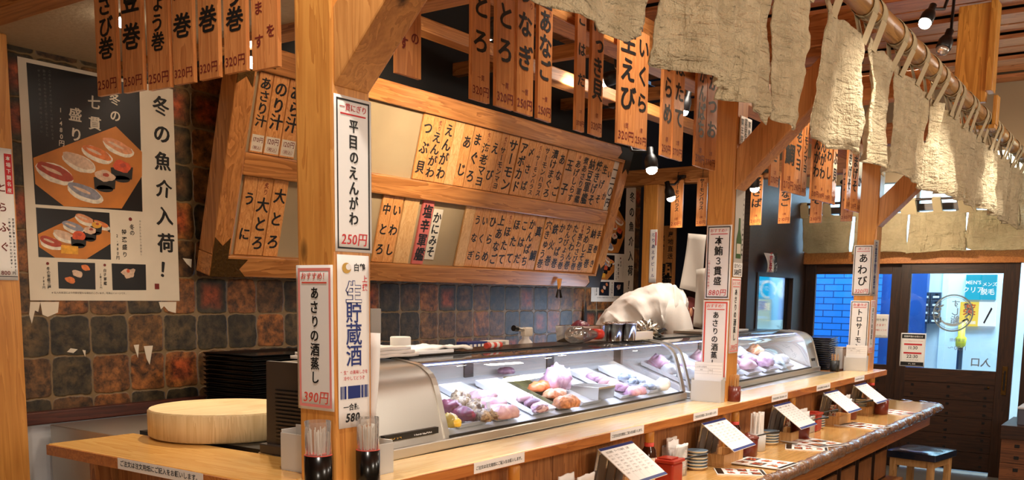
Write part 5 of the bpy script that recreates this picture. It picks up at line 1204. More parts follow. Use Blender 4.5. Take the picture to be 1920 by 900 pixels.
def napkins(label, c, w_=.10, d_=.06, h=.13, seed=1, bag=True):
    t = thing('napkin_packet', label, 'napkins', c, random.Random(seed).uniform(-.1, .1))
    for k in range(5):
        m = MB(); y0 = -d_/2+d_*k/5
        hh = h*(.82+.18*math.sin(seed+k*1.3))
        m.grid(lambda u, v: Vector(((u-.5)*w_*(1-.04*k)+.012*v*math.sin(seed+k), y0+.010*mnoise.noise(Vector((u*4, v*3, seed+k)))+.012*v*v*(k-2)*.3, .002+hh*v+.008*mnoise.noise(Vector((u*3, seed, k)))*v)), 8, 8)
        m.build('napkin', 'paper', t, solid=.007)
    if bag:
        m = MB(); m.grid(lambda u, v: Vector(((w_/2+.012+.004*mnoise.noise(Vector((u*8, v*6, seed))))*math.copysign(abs(math.cos(2*PI*u))**.5, math.cos(2*PI*u)), (d_/2+.016)*math.copysign(abs(math.sin(2*PI*u))**.5, math.sin(2*PI*u)), h*.8*v)), 28, 6, wrap=True)
        m.build('plastic_bag', 'film', t)
    return t
p = at(1076, 905, Y=1.66); napkins('clear bag of white napkins left of the first order stand', (p.x, 1.66, CZ), .13, .07, .155, 2)
p = at(1268, 885, Y=1.71); napkins('white napkins in a clear bag behind the square red pot', (p.x, 1.72, CZ), .10, .05, .165, 3)
p = at(1508, 775, Y=1.71); napkins('plump bag of white napkins behind the third order stand', (p.x, 1.71, CZ), .13, .07, .135, 4)
p = at(1586, 765, Y=1.71); napkins('white napkins standing upright behind the fourth order stand', (p.x, 1.71, CZ), .12, .05, .15, 5)
napkins('white napkin packet below the short left ledge', tuple(at(186, 893, X=1.52))[:2]+(CZ,), .10, .06, .155, 6)
# paper-wrapped chopsticks in a clear sleeve
p = at(1414, 838, Y=1.70); t = thing('chopstick_holder', 'clear holder of paper wrapped chopsticks beside the middle pillar', 'chopsticks', (p.x, 1.69, CZ))
MB().lathe([(.04, 0), (.045, .002), (.047, .09), (.045, .09), (.042, .006), (0, .006)], (0, 0, 0), 20).build('holder', 'frost', t)
rn = random.Random(2)
for k in range(13):
    a = rn.uniform(0, 2*PI); r_ = .03*math.sqrt(rn.random()); h = rn.uniform(.175, .205); l_ = rn.uniform(-.008, .008)
    m = MB(); m.box((-.008, -.003, .008), (.008, .003, h), 0, Matrix.Translation((r_*math.cos(a), r_*math.sin(a), 0)) @ Matrix.Rotation(a, 4, 'Z') @ Matrix.Rotation(l_*4, 4, 'X')); m.build('wrapped_chopsticks', 'paper', t)
def bottle(label, c, k=1.0, capm='goldink'):
    t = thing('sauce_bottle', label, 'bottle', c); t['group'] = 'sauce bottles under the ledge'
    MB().lathe([(.024*k, 0), (.028*k, .004), (.028*k, .10*k), (.024*k, .125*k), (.013*k, .145*k), (.0125*k, .165*k)], (0, 0, 0), 24).build('bottle_body', plain('brown_bottle_glass', '#3a1a0c', .12), t)
    MB().lathe([(.0283*k, .02*k), (.0286*k, .021*k), (.0286*k, .098*k), (.0283*k, .099*k)], (0, 0, 0), 24).build('paper_label', 'labelprint', t)
    MB().lathe([(.0165*k, .152*k), (.0175*k, .154*k), (.0175*k, .192*k), (.015*k, .196*k), (0, .196*k)], (0, 0, 0), 20).build('cap', capm, t)
    MB().lathe([(.0145*k, .128*k), (.0172*k, .13*k), (.0172*k, .151*k), (.0145*k, .152*k)], (0, 0, 0), 20).build('neck_band', 'redmark', t); return t
g = G('bottle_label_print'); nz = g.n('ShaderNodeTexNoise', {'Vector': g.coord(), 'Scale': 70.0, 'Detail': 2.0}).outputs[0]
M['labelprint'] = g.set(Base_Color=g.ramp(nz, [(.44, C('#c4563a')), (.47, C('#e9dcc8')), (.60, C('#e9dcc8')), (.63, C('#3a2a22'))]), Roughness=.5)
M['tan'] = plain('tan_cap', '#c98a3c', .4)
p = at(1214, 870, Y=1.73); bottle('sauce bottle with tan cap behind the square red pot', (p.x, 1.725, CZ), 1.15, 'tan')
p = at(1366, 790, Y=1.735); bottle('sauce bottle half hidden behind the middle pillar stand', (p.x+.06, 1.725, CZ), 1.1, 'tan')
p = at(1483, 760, Y=1.73); bottle('sauce bottle behind the third order stand top', (p.x, 1.725, CZ), 1.12, 'tan')
p = at(1557, 745, Y=1.73); bottle('sauce bottle behind the fourth order stand top', (p.x, 1.725, CZ), 1.15, 'tan')
p = at(1632, 730, Y=1.73); bottle('sauce bottle with golden cap at the far counter end', (p.x, 1.725, CZ), 1.22, 'tan')
p = at(971, 905, Y=1.70); bottle('sauce bottle cap below the second order note strip', (p.x, 1.715, CZ), 1.12, 'tan')
t = thing('wooden_box', 'small open wooden box beside the last sauce dishes', 'box', (at(1628, 768, Y=1.66).x, 1.66, CZ))
MB().box((-.09, -.05, 0), (.09, .05, .008)).box((-.09, -.05, .008), (.09, -.042, .085)).box((-.09, .042, .008), (.09, .05, .085)).box((-.09, -.042, .008), (-.082, .042, .085)).box((.082, -.042, .008), (.09, .042, .085)).build('box_body', 'tagpale', t, bevel=.002)
t.location.y = 1.64; t.location.x += .1

# flat laminated menus
def flat_menu(px, label, z=CZ, n=0):
    q = [at(*a, Z=z) for a in px]; c = sum(q, Vector())/4; xd = (q[1]-q[0]+q[2]-q[3]); w_ = xd.length/2; yd = (q[0]-q[3]+q[1]-q[2]); h_ = min(yd.length/2, .23)
    X = frame((c.x, c.y, z), xd, yd); m = MB(); m.box((-w_/2, -h_/2, .0005), (w_/2, h_/2, .004), 0, X); o = m.build('flat_menu', 'paper', loc=X.translation); tag(o, label, 'menu', 'flat menus on the eating counter')
    m = MB(); Y = X @ Matrix.Translation((0, 0, .0042)); rn = random.Random(n)
    a, b = w_/2*.96, h_/2*.94
    rect(m, -a, -b, -a+.13*w_, b, Y, 0); rect(m, a-.06*w_, -b, a, b, Y, 0)
    for i in range(3):
        for j in range(2):
            cx_, cy_ = -a+w_*(.28+.25*i), -b*.5+b*j*1.0; dk = (i+j+n) % 3 == 0
            if dk: rect(m, cx_-.09*w_, cy_-.4*b, cx_+.10*w_, cy_+.42*b, Y, 0, .0004)
            for k in range(3): disc(m, cx_-.045*w_+.045*w_*k, cy_-.04*b, .03*w_, .22*b, Y, (1, 2, 3, 4)[rn.randrange(4)], .0008, 10, rn.uniform(-.5, .5), .3, k)
            htext(m, ('にぎり盛り', '海鮮丼', '巻き物', '軍艦')[rn.randrange(4)], Y @ Matrix.Translation((cx_-.08*w_, cy_+.26*b, 0)), .014, .005, 5 if not dk else 6, z=.0009)
    m.build('print', ['photo_black', 'ph_tuna', 'ph_salmon', 'ph_shrimp', 'ph_roe', 'ink', 'paper'], o, world=True); return o
flat_menu(((1345, 880), (1443, 882), (1426, 893), (1337, 889)), 'dark flat menu under the pale one, beside the second order stand', CZ, 1)
flat_menu(((1375, 855), (1487, 868), (1476, 883), (1361, 867)), 'pale flat menu with food pictures lying in front of the second order stand', CZ+.0045, 2)
flat_menu(((1475, 834), (1560, 838), (1545, 847), (1470, 842)), 'lower flat menu in front of the third order stand', CZ, 3)
flat_menu(((1484, 815), (1575, 832), (1554, 843), (1457, 827)), 'upper flat menu in front of the third order stand', CZ+.0045, 4)
flat_menu(((1615, 789), (1668, 796), (1641, 812), (1548, 801)), 'flat menu in front of the fourth order stand', CZ, 5)
flat_menu(((1663, 764), (1720, 773), (1700, 784), (1617, 773)), 'flat menu nearest the counter end', CZ, 6)

# ------------------------------------------------------------------ holders on the ledge around the pillars
def straws(label, c, r_=.036, h=.088, sh=.16, mat='blackgloss', n=26, rim=True, cat='cup', name='toothpick_cup', wrap=True):
    t = thing(name, label, cat, c)
    MB().lathe([(r_*.95, 0), (r_, .003), (r_, h), (r_-.004, h), (r_-.005, .006), (0, .006)], (0, 0, 0), 24).build('cup', mat, t)
    if rim: MB().lathe([(r_-.004, h+.0002), (r_, h+.0006), (r_-.001, h+.002), (r_-.004, h+.0012)], (0, 0, 0), 24).build('red_rim', 'redmark', t)
    rn = random.Random(int(c[0]*100))
    for k in range(n):
        a, q = rn.uniform(0, 2*PI), (r_-.008)*math.sqrt(rn.random()); hh = sh*rn.uniform(.9, 1.0); tl = rn.uniform(-.05, .05)
        x0, y0 = q*math.cos(a), q*math.sin(a)
        MB().tube([(x0*.8, y0*.8, .01), (x0*1.08+tl*.05, y0*1.08, hh)], .0016 if wrap else .0013, 5).build('toothpick', 'ivory' if wrap else 'tagpale', t)
    if wrap:
        m = MB(); m.grid(lambda u, v: Vector(((r_*.92+.006*mnoise.noise(Vector((math.cos(2*PI*u)*2, math.sin(2*PI*u)*2, v*3))))*math.cos(2*PI*u), (r_*.92)*math.sin(2*PI*u), h*.9+(sh*1.1-h*.9)*v)), 20, 5, wrap=True); m.build('clear_wrapping', 'film', t)
    return t
p = at(597, 868, X=1.652); straws('black cup of wrapped toothpicks on the left ledge side of the main pillar', (1.652, p.y, LZ))
p = at(690, 862, Y=1.727); straws('black cup of wrapped toothpicks in front of the main pillar aisle face', (p.x, 1.727, LZ), .032)
def slip_box(label, c, w_=.10, d_=.045, h=.12, rz=0.0, slips=True, hs=.05):
    t = thing('slip_holder', label, 'slip holder', c, rz); th = .003
    m = MB(); m.box((-w_/2, -d_/2, 0), (w_/2, d_/2, th)); m.box((-w_/2, -d_/2, th), (w_/2, -d_/2+th, h*.86)); m.box((-w_/2, d_/2-th, th), (w_/2, d_/2, h)); m.box((-w_/2, -d_/2+th, th), (-w_/2+th, d_/2-th, h*.93)); m.box((w_/2-th, -d_/2+th, th), (w_/2, d_/2-th, h*.93))
    m.build('holder', 'frost', t, bevel=.001)
    if slips:
        o = MB().box((-w_/2+.006, -.004, .005), (w_/2-.006, .012, h+hs)).build('order_slips', 'paper', t); m = MB(); X = frame((0, -.0042, h+hs/2), (1, 0, 0), (0, 0, 1)); a = w_/2-.008
        for zz in (-.02, -.008, .006, .021): rect(m, -a, zz, a, zz+.0006, X)
        for xx in (.0, .022): rect(m, xx, -.02, xx+.0006, .0065, X)
        htext(m, 'ご注文票 お席番号', X @ Matrix.Translation((-a, .010, 0)), .0075, 0); htext(m, '品名', X @ Matrix.Translation((-a*.6, -.004, 0)), .007, 0); htext(m, '数量 皿', X @ Matrix.Translation((.004, -.004, 0)), .006, 0)
        m.build('lettering', 'greyink', o)
    return t
p = at(553, 886, Z=LZ); slip_box('frosted holder on the short ledge just behind the main pillar', (1.80, 1.995, LZ), .10, .06, .125, -PI/2, False)
slip_box('frosted holder on the long ledge against the main pillar', (1.905, 1.82, LZ), .07, .10, .10, 0, False)
p = at(1330, 752, Z=LZ); slip_box('frosted slip holder with order slips below the clam notice on the middle pillar', (4.265, 1.835, LZ), .155, .05, .12, -PI/2, True, .07)
p = at(1379, 748, Z=LZ); straws('brown cup of bare toothpicks beside the middle pillar', (at(1379, 735, Y=1.73).x, 1.735, LZ), .030, .075, .135, 'brownlac', 30, False, wrap=False)
slip_box('frosted slip holder with order slips below the salmon notice on the far pillar', (6.855, 1.835, LZ), .155, .05, .11, -PI/2, True, .07)
p = at(1565, 690, Y=1.95); straws('small black toothpick cup in front of the far white boxes', (at(1565, 688, Y=1.94).x, 1.94, LZ), .032, .075, .125, 'black', 14, False, wrap=False)
for i, (px, h, l) in enumerate(((1578, .15, 'taller white plastic box before the black tray stack'), (1588, .20, 'tall white box between the toothpick cup and the far pillar'))):
    x_ = at(px, 690, Y=1.97-.02*i).x; t = thing('plastic_box', l, 'box', (x_+.10*i, 1.985-.05*i, LZ)); MB().box((-.05, -.03, 0), (.05, .03, h)).build('box_body', 'white', t, bevel=.004)
    MB().box((-.052, -.032, h), (.052, .032, h+.008)).build('lid', 'ivory', t, bevel=.002)
bpy.data.objects[[o.name for o in bpy.data.objects if o.get('label', '').startswith('taller white')][0]]['label'] = 'shorter white plastic box beside the black tray stack'
# black tray stack beyond the second case
for k in range(15):
    zz = LZ+k*.0155; o = MB().box((-.13, -.11, 0), (.13, .11, .005)).box((-.14, -.12, .005), (.14, .12, .0125)).build('serving_tray', 'blackgloss', bevel=.001); o.location = (6.87+.002*math.sin(k*3), 2.12, zz); o.rotation_euler = (0, 0, .1+.02*math.sin(k*5)); tag(o, 'black serving tray in the stack at the end of the second case', 'tray', 'black trays stacked past the second case')
o = bx((6.66, 1.96, 0), (7.1, 2.5, LZ-.001)).build('kitchen_bench', 'panel', loc=(6.9, 2.2, 0)); tag(o, 'end cabinet under the black tray stack near the far pillar', 'bench')

# ------------------------------------------------------------------ stools, crates under the counter, side cabinet
def stool(label, x, y, rz):
    t = thing('bar_stool', label, 'stool', (x, y, 0), rz)
    m = MB(); m.grid(lambda u, v: Vector(((u-.5)*.42, (v-.5)*.36, .455+.012*(1-(2*u-1)**6)*(1-(2*v-1)**6)+.003*mnoise.noise(Vector((u*5, v*5, 1))))), 16, 14); m.box((-.21, -.18, .405), (.21, .18, .455)); m.build('seat_cushion', 'navycush', t, bevel=.006)
    for sx in (-1, 1):
        for sy in (-1, 1):
            MB().box((sx*.165-.022, sy*.135-.022, 0), (sx*.165+.022, sy*.135+.022, .405)).build('leg', 'tagpale', t, bevel=.003)
    for sx in (-1, 1): MB().box((sx*.165-.012, -.113, .35), (sx*.165+.012, .113, .40)).build('apron', 'tagpale', t); MB().box((sx*.165-.012, -.113, .12), (sx*.165+.012, .113, .15)).build('stretcher', 'tagpale', t)
    for sy in (-1, 1): MB().box((-.143, sy*.135-.012, .35), (.143, sy*.135+.012, .40)).build('apron', 'tagpale', t)
    return t
s0 = stool('wooden stool with worn navy cushion at the far end of the counter', 7.36, 1.46, -.16)
for i, x_ in enumerate((5.55, 5.95, 6.35, 6.75)):
    t = thing('under_counter_crate', 'dark wood-grained crate under the eating counter, %s from the far end' % ('fourth', 'third', 'second', 'nearest')[i], 'crate', (x_, 1.66, .30), 0, 'crates under the counter')
    m = MB(); m.box((-.17, -.06, 0), (.17, .06, .015)).box((-.17, -.06, .015), (-.155, .06, .26)).box((.155, -.06, .015), (.17, .06, .26)).box((-.155, .045, .015), (.155, .06, .26)); m.build('crate_body', 'darkwoodz', t); MB().box((-.155, -.06, .015), (.155, -.045, .20)).build('crate_front', 'panel', t)
o = bx((5.3, 1.50, .27), (7.0, 1.755, .298)).build('under_counter_shelf', 'panel', loc=(6.1, 1.6, .28)); tag(o, 'shelf under the eating counter holding the dark crates', 'shelf')
for X0 in (5.3, 6.97): bx((X0, 1.60, 0), (X0+.03, 1.73, .27)).build('shelf_support', 'panel', o, world=True)
XC = 7.55; p = at(1880, 797, X=XC); ct = p.z; cy = p.y
t = thing('plank_cabinet', 'low brown plank cabinet by the entrance with square dark nails', 'cabinet', (XC+.3, cy-.5, 0))
bx((XC+.012, cy-1.2, 0), (XC+.6, cy, ct-.02)).build('carcass', 'darkwoodz', t, world=True); bx((XC-.01, cy-1.2, ct-.10), (XC+.62, cy+.01, ct)).build('top', 'darkwood', t, world=True, bevel=.003)
z = ct-.10; k = 0
while z > .1:
    h = .175; bx((XC, cy-1.2, z-h+.004), (XC+.012, cy, z)).build('front_plank', 'cabplank', t, world=True) if 'cabplank' in M else bx((XC, cy-1.2, z-h+.004), (XC+.012, cy, z)).build('front_plank', M.setdefault('cabplank', wood('cabinet_plank', '#7a4a28', '#4c2b16', 'Y', .9, .5)), t, world=True)
    for dz in (.045, .13): bx((XC-.004, cy-.12, z-dz-.012), (XC, cy-.088, z-dz+.012)).build('square_nail', 'black', t, world=True)
    z -= h; k += 1
t = thing('storage_box', 'grey box with pale lid standing on the plank cabinet', 'box', (XC+.25, cy-.28, ct))
MB().box((-.16, -.2, 0), (.16, .2, .115)).build('box_body', plain('slate_grey_box', '#565a68', .6, var=.2, bscale=10), t, bevel=.004); MB().box((-.165, -.205, .115), (.165, .205, .13)).build('lid', 'whitewall', t, bevel=.003)
p = t.location; m = MB(); m.lathe([(.0, 0), (.055, .004), (.06, .03), (.05, .05), (0, .055)], (0, 0, 0), 20); o = m.build('round_tin', 'ceramic', loc=None); o.location = (p.x-.03, p.y+.0, ct+.13); tag(o, 'small round pale bowl on the grey box lid', 'bowl')

# ------------------------------------------------------------------ door wall with two sliding doors, transom and corner window
def dpx(x, y): return at(x, y, X=XD)
HZ = 1.885
def st_empty(name, loc):
    o = bpy.data.objects.new(name, None); COL.objects.link(o); o.location = loc; o['kind'] = 'structure'; return o
struct(bx((XD-.05, .3, HZ), (XD+.10, 3.02, 2.0)).build('trim_30', 'edge', bevel=.004))
struct(bx((XD-.02, .3, 2.36), (XD+.08, 3.0, 2.42)).build('trim_31', 'darkwood'))
struct(bx((XD-.03, -2.2, 2.62), (XD+.10, 4.1, 3.5)).build('wall_right', 'wallpaint'))
struct(bx((XD-.03, -2.2, 0), (XD+.10, .96, 2.62)).build('wall_right_side', 'darkwoodz'))
struct(bx((XD-.06, .94, 0), (XD+.10, 1.06, HZ)).build('trim_32', 'darkwoodz'))
for k in range(7): struct(bx((XD, .97+k*.34, 2.0), (XD+.05, 1.0+k*.34, 2.62)).build('trim_%d' % (33+k), 'darkwoodz'))
def door(name, y0, y1, x0, gy0, gy1, gz0, gz1, logo=None):
    d = st_empty(name, (x0, (y0+y1)/2, 0))
    bx((x0-.02, gy1, .0), (x0+.02, y1, HZ)).build('stile', 'darkwoodz', d, world=True, bevel=.003); bx((x0-.02, y0, .0), (x0+.02, gy0, HZ)).build('stile', 'darkwoodz', d, world=True, bevel=.003)
    bx((x0-.02, gy0, gz1), (x0+.02, gy1, HZ)).build('top_rail', 'darkwood', d, world=True); bx((x0-.02, gy0, gz0-.12), (x0+.02, gy1, gz0)).build('lock_rail', 'darkwood', d, world=True)
    bx((x0-.003, gy0, gz0), (x0+.003, gy1, gz1)).build('glass_pane', 'doorglass', d, world=True)
    bx((x0+.004, gy0, .03), (x0+.012, gy1, gz0-.12)).build('plank_backing', 'darkwood', d, world=True)
    z = gz0-.12; k = 0
    while z > .05:
        z2 = max(.03, z-.155); bx((x0-.012, gy0, z2+.004), (x0+.012, gy1, z)).build('door_plank', 'darkwood', d, world=True)
        for yy in (gy0+.07, (gy0+gy1)/2, gy1-.07):
            for zz in (z-.035, z-.12): bx((x0-.016, yy-.012, zz-.010), (x0-.012, yy+.012, zz+.010)).build('square_nail', 'black', d, world=True)
        z = z2
    return d
a, b = dpx(1528, 514), dpx(1660, 684); d1 = door('door_1', 2.03, 3.0, XD+.05, b.y, a.y, b.z, a.z)
a, b = dpx(1710, 513), dpx(1868, 698); a2 = dpx(1882, 513); d2 = door('door_2', 1.13, 2.10, XD, (b.y+a2.y)/2, a.y, b.z+.006, a.z)
bx((XD-.03, 1.165, .74), (XD-.02, 1.205, .99)).build('pull_plate', 'brass', d2, world=True); bx((XD-.034, 1.178, .78), (XD-.03, 1.192, .95)).build('pull_recess', 'black', d2, world=True)
MB().lathe([(.0, 0), (.012, .004), (.012, .012), (0, .014)], (0, 0, 0), 12, 0, frame(dpx(1853, 727), (0, -1, 0), (0, 0, 1))).build('lock', 'brass', d2, world=True)
# mirrored lettering on the door glass
gm = MB(); c = dpx(1787, 587); X = frame((XD-.005, c.y, c.z), (0, -1, 0), (0, 0, 1)); R0 = .168
for r1, r2 in ((R0, R0-.014), (R0-.022, R0-.026)):
    n = 48; vs = []
    for i in range(n): q = 2*PI*i/n; vs += [(r1*math.cos(q), r1*math.sin(q), 0), (r2*math.cos(q), r2*math.sin(q), 0)]
    gm.add(vs, [(2*i, 2*i+1, (2*i+3) % (2*n), (2*i+2) % (2*n)) for i in range(n)], 0, X)
for i, (ch, yy, s) in enumerate((('す', .055, .075), ('し', -.015, .075), ('鮨', -.085, .075))): htext(gm, ch, X @ Matrix.Translation((.02, yy, 0)), s, .012, 0, mirror=True, center=True)
for s in (-1, 1):
    for k in range(4):
        q = PI/2+s*(PI/2)+s*(-.55+.36*k); disc(gm, .118*math.cos(q), .118*math.sin(q), .026, .009, X, 0, 0, 10, q+1.0); disc(gm, .135*math.cos(q+.12), .135*math.sin(q+.12), .022, .007, X, 0, 0, 10, q-.5)
gm.add([(.12*math.cos(q), .12*math.sin(q), 0) for q in [PI*(1.12+.76*i/10) for i in range(11)]]+[(-.06, -.085, 0), (0, -.095, 0), (.06, -.085, 0)][::-1], [tuple(range(14))], 1, X)
M['glassink'] = plain('grey_glass_lettering', '#7f8c92', .4); M['glassink2'] = plain('pale_glass_lettering', '#a9b6bb', .4)
c = dpx(1795, 640); htext(gm, '営業時間', frame((XD-.005, c.y, c.z), (0, -1, 0), (0, 0, 1)), .032, .004, 0, mirror=True, center=True)
c = dpx(1795, 652); htext(gm, '11:30～', frame((XD-.005, c.y, c.z-.02), (0, -1, 0), (0, 0, 1)), .052, .004, 0, mirror=True, center=True)
c = dpx(1838, 686); htext(gm, '入口', frame((XD-.005, c.y, c.z), (0, -1, 0), (0, 0, 1)), .085, .02, 0, mirror=True, center=True)
gm.build('glass_lettering', ['glassink', 'glassink2'], d2, world=True)
# posters on the doors
X = frame((XD-.024, 0, 0), (0, -1, 0), (0, 0, 1))
q = [at(*a, X=XD-.024) for a in ((1690, 625), (1737, 624), (1685, 687), (1734, 688))]; c = sum(q, Vector())/4; w_ = (q[0]-q[1]).length; h_ = (q[0]-q[2]).length; X = frame(c, (0, -1, 0), (0, 0, 1))
o = sheet('hours_poster', 'opening hours poster with red bands on the entrance door glass', X, w_, h_, 'paper', 'poster'); m = MB(); Y = X @ Matrix.Translation((0, 0, .0018))
rect(m, -w_*.46, h_*.34, w_*.46, h_*.47, Y, 0); rect(m, -w_*.46, -h_*.47, w_*.46, -h_*.36, Y, 0); htext(m, '営業時間のお知らせ', Y @ Matrix.Translation((0, h_*.38, .0004)), w_*.085, .01, 2, center=True)
rect(m, -w_*.36, h_*.14, w_*.36, h_*.19, Y, 1); rect(m, -w_*.36, -h_*.12, w_*.36, -h_*.07, Y, 1); htext(m, '11:30', Y @ Matrix.Translation((0, h_*.02, 0)), w_*.19, .012, 0, center=True); htext(m, '22:30', Y @ Matrix.Translation((0, -h_*.24, 0)), w_*.19, .012, 0, center=True)
htext(m, 'いつもご利用ありがとうございます', Y @ Matrix.Translation((0, h_*.25, 0)), w_*.05, .0, 1, center=True); htext(m, 'ラストオーダー 22:00', Y @ Matrix.Translation((0, -h_*.31, 0)), w_*.05, 0, 0, center=True); htext(m, 'すし 店主', Y @ Matrix.Translation((0, -h_*.435, .0004)), w_*.07, .01, 2, center=True)
m.build('lettering', ['blackprint', 'redink', 'paper'], o, world=True)
q = [at(*a, X=XD+.04) for a in ((1637, 588), (1668, 590), (1632, 632), (1664, 635))]; c = sum(q, Vector())/4; w_ = (q[0]-q[1]).length; h_ = (q[0]-q[2]).length; X = frame(c, (0, -1, 0), (0, 0, 1))
o = sheet('paper_notice', 'white notice with red writing on the other door glass beside the far pillar', X, w_, h_, 'paper'); m = MB(); Y = X @ Matrix.Translation((0, 0, .0018))
htext(m, 'お持ち帰り', Y @ Matrix.Translation((0, h_*.22, 0)), w_*.17, .0, 0, center=True); htext(m, 'できます！', Y @ Matrix.Translation((0, h_*.0, 0)), w_*.17, .0, 1, center=True); htext(m, 'お気軽にどうぞ', Y @ Matrix.Translation((0, -h_*.2, 0)), w_*.12, .0, 1, center=True); htext(m, '店内でおたずねください', Y @ Matrix.Translation((0, -h_*.42, 0)), w_*.08, .0, 0, center=True)
m.build('lettering', ['ink', 'redink'], o, world=True)
# window wall running back from the doors
WY = 3.0; x0, x1 = at(1419, 514, Y=WY).x, at(1488, 516, Y=WY).x; wz1 = at(1450, 513, Y=WY).z; wz0 = .95
struct(bx((7.72, WY, 0), (XD-.03, WY+.08, wz0)).build('wall_window_low', 'darkwoodz')); struct(bx((7.72, WY, wz1), (XD-.03, WY+.08, 2.62)).build('wall_window_top', 'darkwood')); struct(bx((7.72, WY, wz0), (x0, WY+.08, wz1)).build('wall_window_near', 'darkwoodz'))
struct(bx((XD-.03, WY, 0), (XD+.12, WY+.12, 2.62)).build('wall_corner_post', 'darkwoodz'))
if x1 < XD-.03: struct(bx((x1, WY, wz0), (XD-.03, WY+.08, wz1)).build('wall_window_far', 'darkwoodz'))
w1 = st_empty('window_1', ((x0+x1)/2, WY, wz0)); bx((x0, WY+.03, wz0), (x1, WY+.036, wz1)).build('glass_pane', 'doorglass', w1, world=True)
MB().box((x0, WY-.01, wz1-.03), (x1, WY+.03, wz1)).box((x0, WY-.01, wz0), (x1, WY+.03, wz0+.03)).box((x0, WY-.01, wz0+.03), (x0+.04, WY+.03, wz1-.03)).box((x1-.03, WY-.01, wz0+.03), (x1, WY+.03, wz1-.03)).build('window_frame', 'darkwoodz', w1, world=True)
# curled paper tag over the corner window
X, w_, h_ = quad('Y', WY-.03, (1432, 474), (1450, 476), (1431, 508), (1448, 514)); m = MB(); m.grid(lambda u, v: X @ Vector(((u-.5)*w_, (v-.5)*h_, .04*math.sin((1-v)*2.2))), 6, 10); o = m.build('paper_charm', 'paper', loc=X.translation, solid=.001); tag(o, 'curled white paper charm above the corner window', 'notice')
m = MB(); Y = X @ Matrix.Translation((0, 0, .045)); [vtext(m, s, Y @ Matrix.Translation((w_*(.25-.5*i), h_*.42, 0)), w_*.34, h_*.2, .01, i) for i, s in enumerate(('商売繁盛', '千客万来'))]; m.build('lettering', ['ink', 'redink'], o, world=True)
# dark passage behind the kitchen corner
struct(bx((8.3, WY+.16, 0), (8.4, 4.6, 3.4)).build('wall_passage', 'navy')); struct(bx((7.55, 3.95, 0), (8.3, 4.05, 3.4)).build('wall_passage_side', 'navy'))
struct(bx((8.26, WY+.18, 0), (8.30, 4.4, 1.62)).build('trim_50', 'darkwoodz'))
X, w_, h_ = quad('X', 7.9, (1233, 415), (1266, 432), (1232, 545), (1264, 545)); o = MB().box((-w_/2, -h_/2, -.012), (w_/2, h_/2, .012), 0, X).build('wooden_signboard', 'tag', loc=X.translation); tag(o, 'vertical wooden signboard lettered 朝獲 beside the kitchen post', 'signboard')
m = MB(); Y = X @ Matrix.Translation((0, 0, .0125)); vtext(m, '朝獲', Y @ Matrix.Translation((0, -h_*.08, 0)), w_*.8, h_*.2, .03); vtext(m, '産地直送', Y @ Matrix.Translation((w_*.25, h_*.42, 0)), w_*.3, h_*.11, .015); vtext(m, '築港', Y @ Matrix.Translation((-w_*.2, h_*.38, 0)), w_*.3, h_*.14, .015); m.build('lettering', 'ink', o, world=True)
bx((7.88, X.translation.y-.02, 0), (7.92, X.translation.y+.02, X.translation.z-h_/2)).build('stand_post', 'panel', o, world=True)
X, w_, h_ = quad('X', 6.99, (1226, 428), (1240, 432), (1224, 530), (1237, 530)); X = frame((6.993, 3.53, X.translation.z), (0, -1, 0), (0, 0, 1)); o = sheet('paper_notice', 'narrow white paper slip with blue writing on the kitchen post', X, w_, h_, 'paper'); m = MB(); vtext(m, 'とりあえずビール', X @ Matrix.Translation((0, h_*.46, .0018)), w_*.5, h_*.11, .006, 0, jit=.1); rect(m, w_*.25, h_*.2, w_*.4, h_*.45, X, 1, .0018); m.build('lettering', ['blueink', 'redink'], o, world=True)

# ------------------------------------------------------------------ the street outside
M['streetwall'] = plain('pale_street_wall', '#d7e2e6', .6, var=.05, bscale=2); M['street'] = plain('street_paving', '#8b98a5', .8, var=.15, bscale=3); M['steelblue'] = plain('mailbox_grey', '#4a5768', .35, .6)
M['bluewall'] = plain('dark_blue_wall', '#1b4f96', .5, var=.25, bscale=4)
struct(bx((9.35, -3, 0), (15, 6, .004)).build('street_paving', 'street'))
WX = 11.4
struct(bx((WX, -1.2, 0), (WX+.15, 2.30, 3.6)).build('street_wall_pale', 'streetwall')); struct(bx((WX-.12, 2.30, 0), (WX+.1, 2.78, 3.6)).build('street_wall_blue', 'bluewall')); struct(bx((11.2, 2.78, 0), (11.4, 3.52, 3.6)).build('street_wall_brick', 'brick'))
p0 = at(1768, 600, X=WX-.03); struct(bx((WX-.03, p0.y-.03, 0), (WX, p0.y+.03, 3.6)).build('trim_60', 'streetwall'))
p0, p1 = at(1726, 547, X=WX-.06), at(1762, 607, X=WX-.06)
for r_ in range(4):
    for c_ in range(2):
        t = thing('mailbox', 'grey steel mailbox on the street wall seen through the entrance door', 'mailbox', (WX-.05, p0.y-(c_+.5)*(p0.y-p1.y)/2, p0.z-(r_+1)*(p0.z-p1.z)/4), 0, 'mailboxes on the street wall'); hw, hh = (p0.y-p1.y)/4*.94, (p0.z-p1.z)/4*.94
        MB().box((-.04, -hw, 0), (.05, hw, hh)).build('box_body', 'steelblue', t, bevel=.003); MB().box((-.046, -hw*.7, hh*.25), (-.04, hw*.5, hh*.5)).build('name_slot', 'white', t); MB().box((-.046, -hw*.5, hh*.68), (-.04, hw*.1, hh*.82)).build('letter_slot', 'black', t)
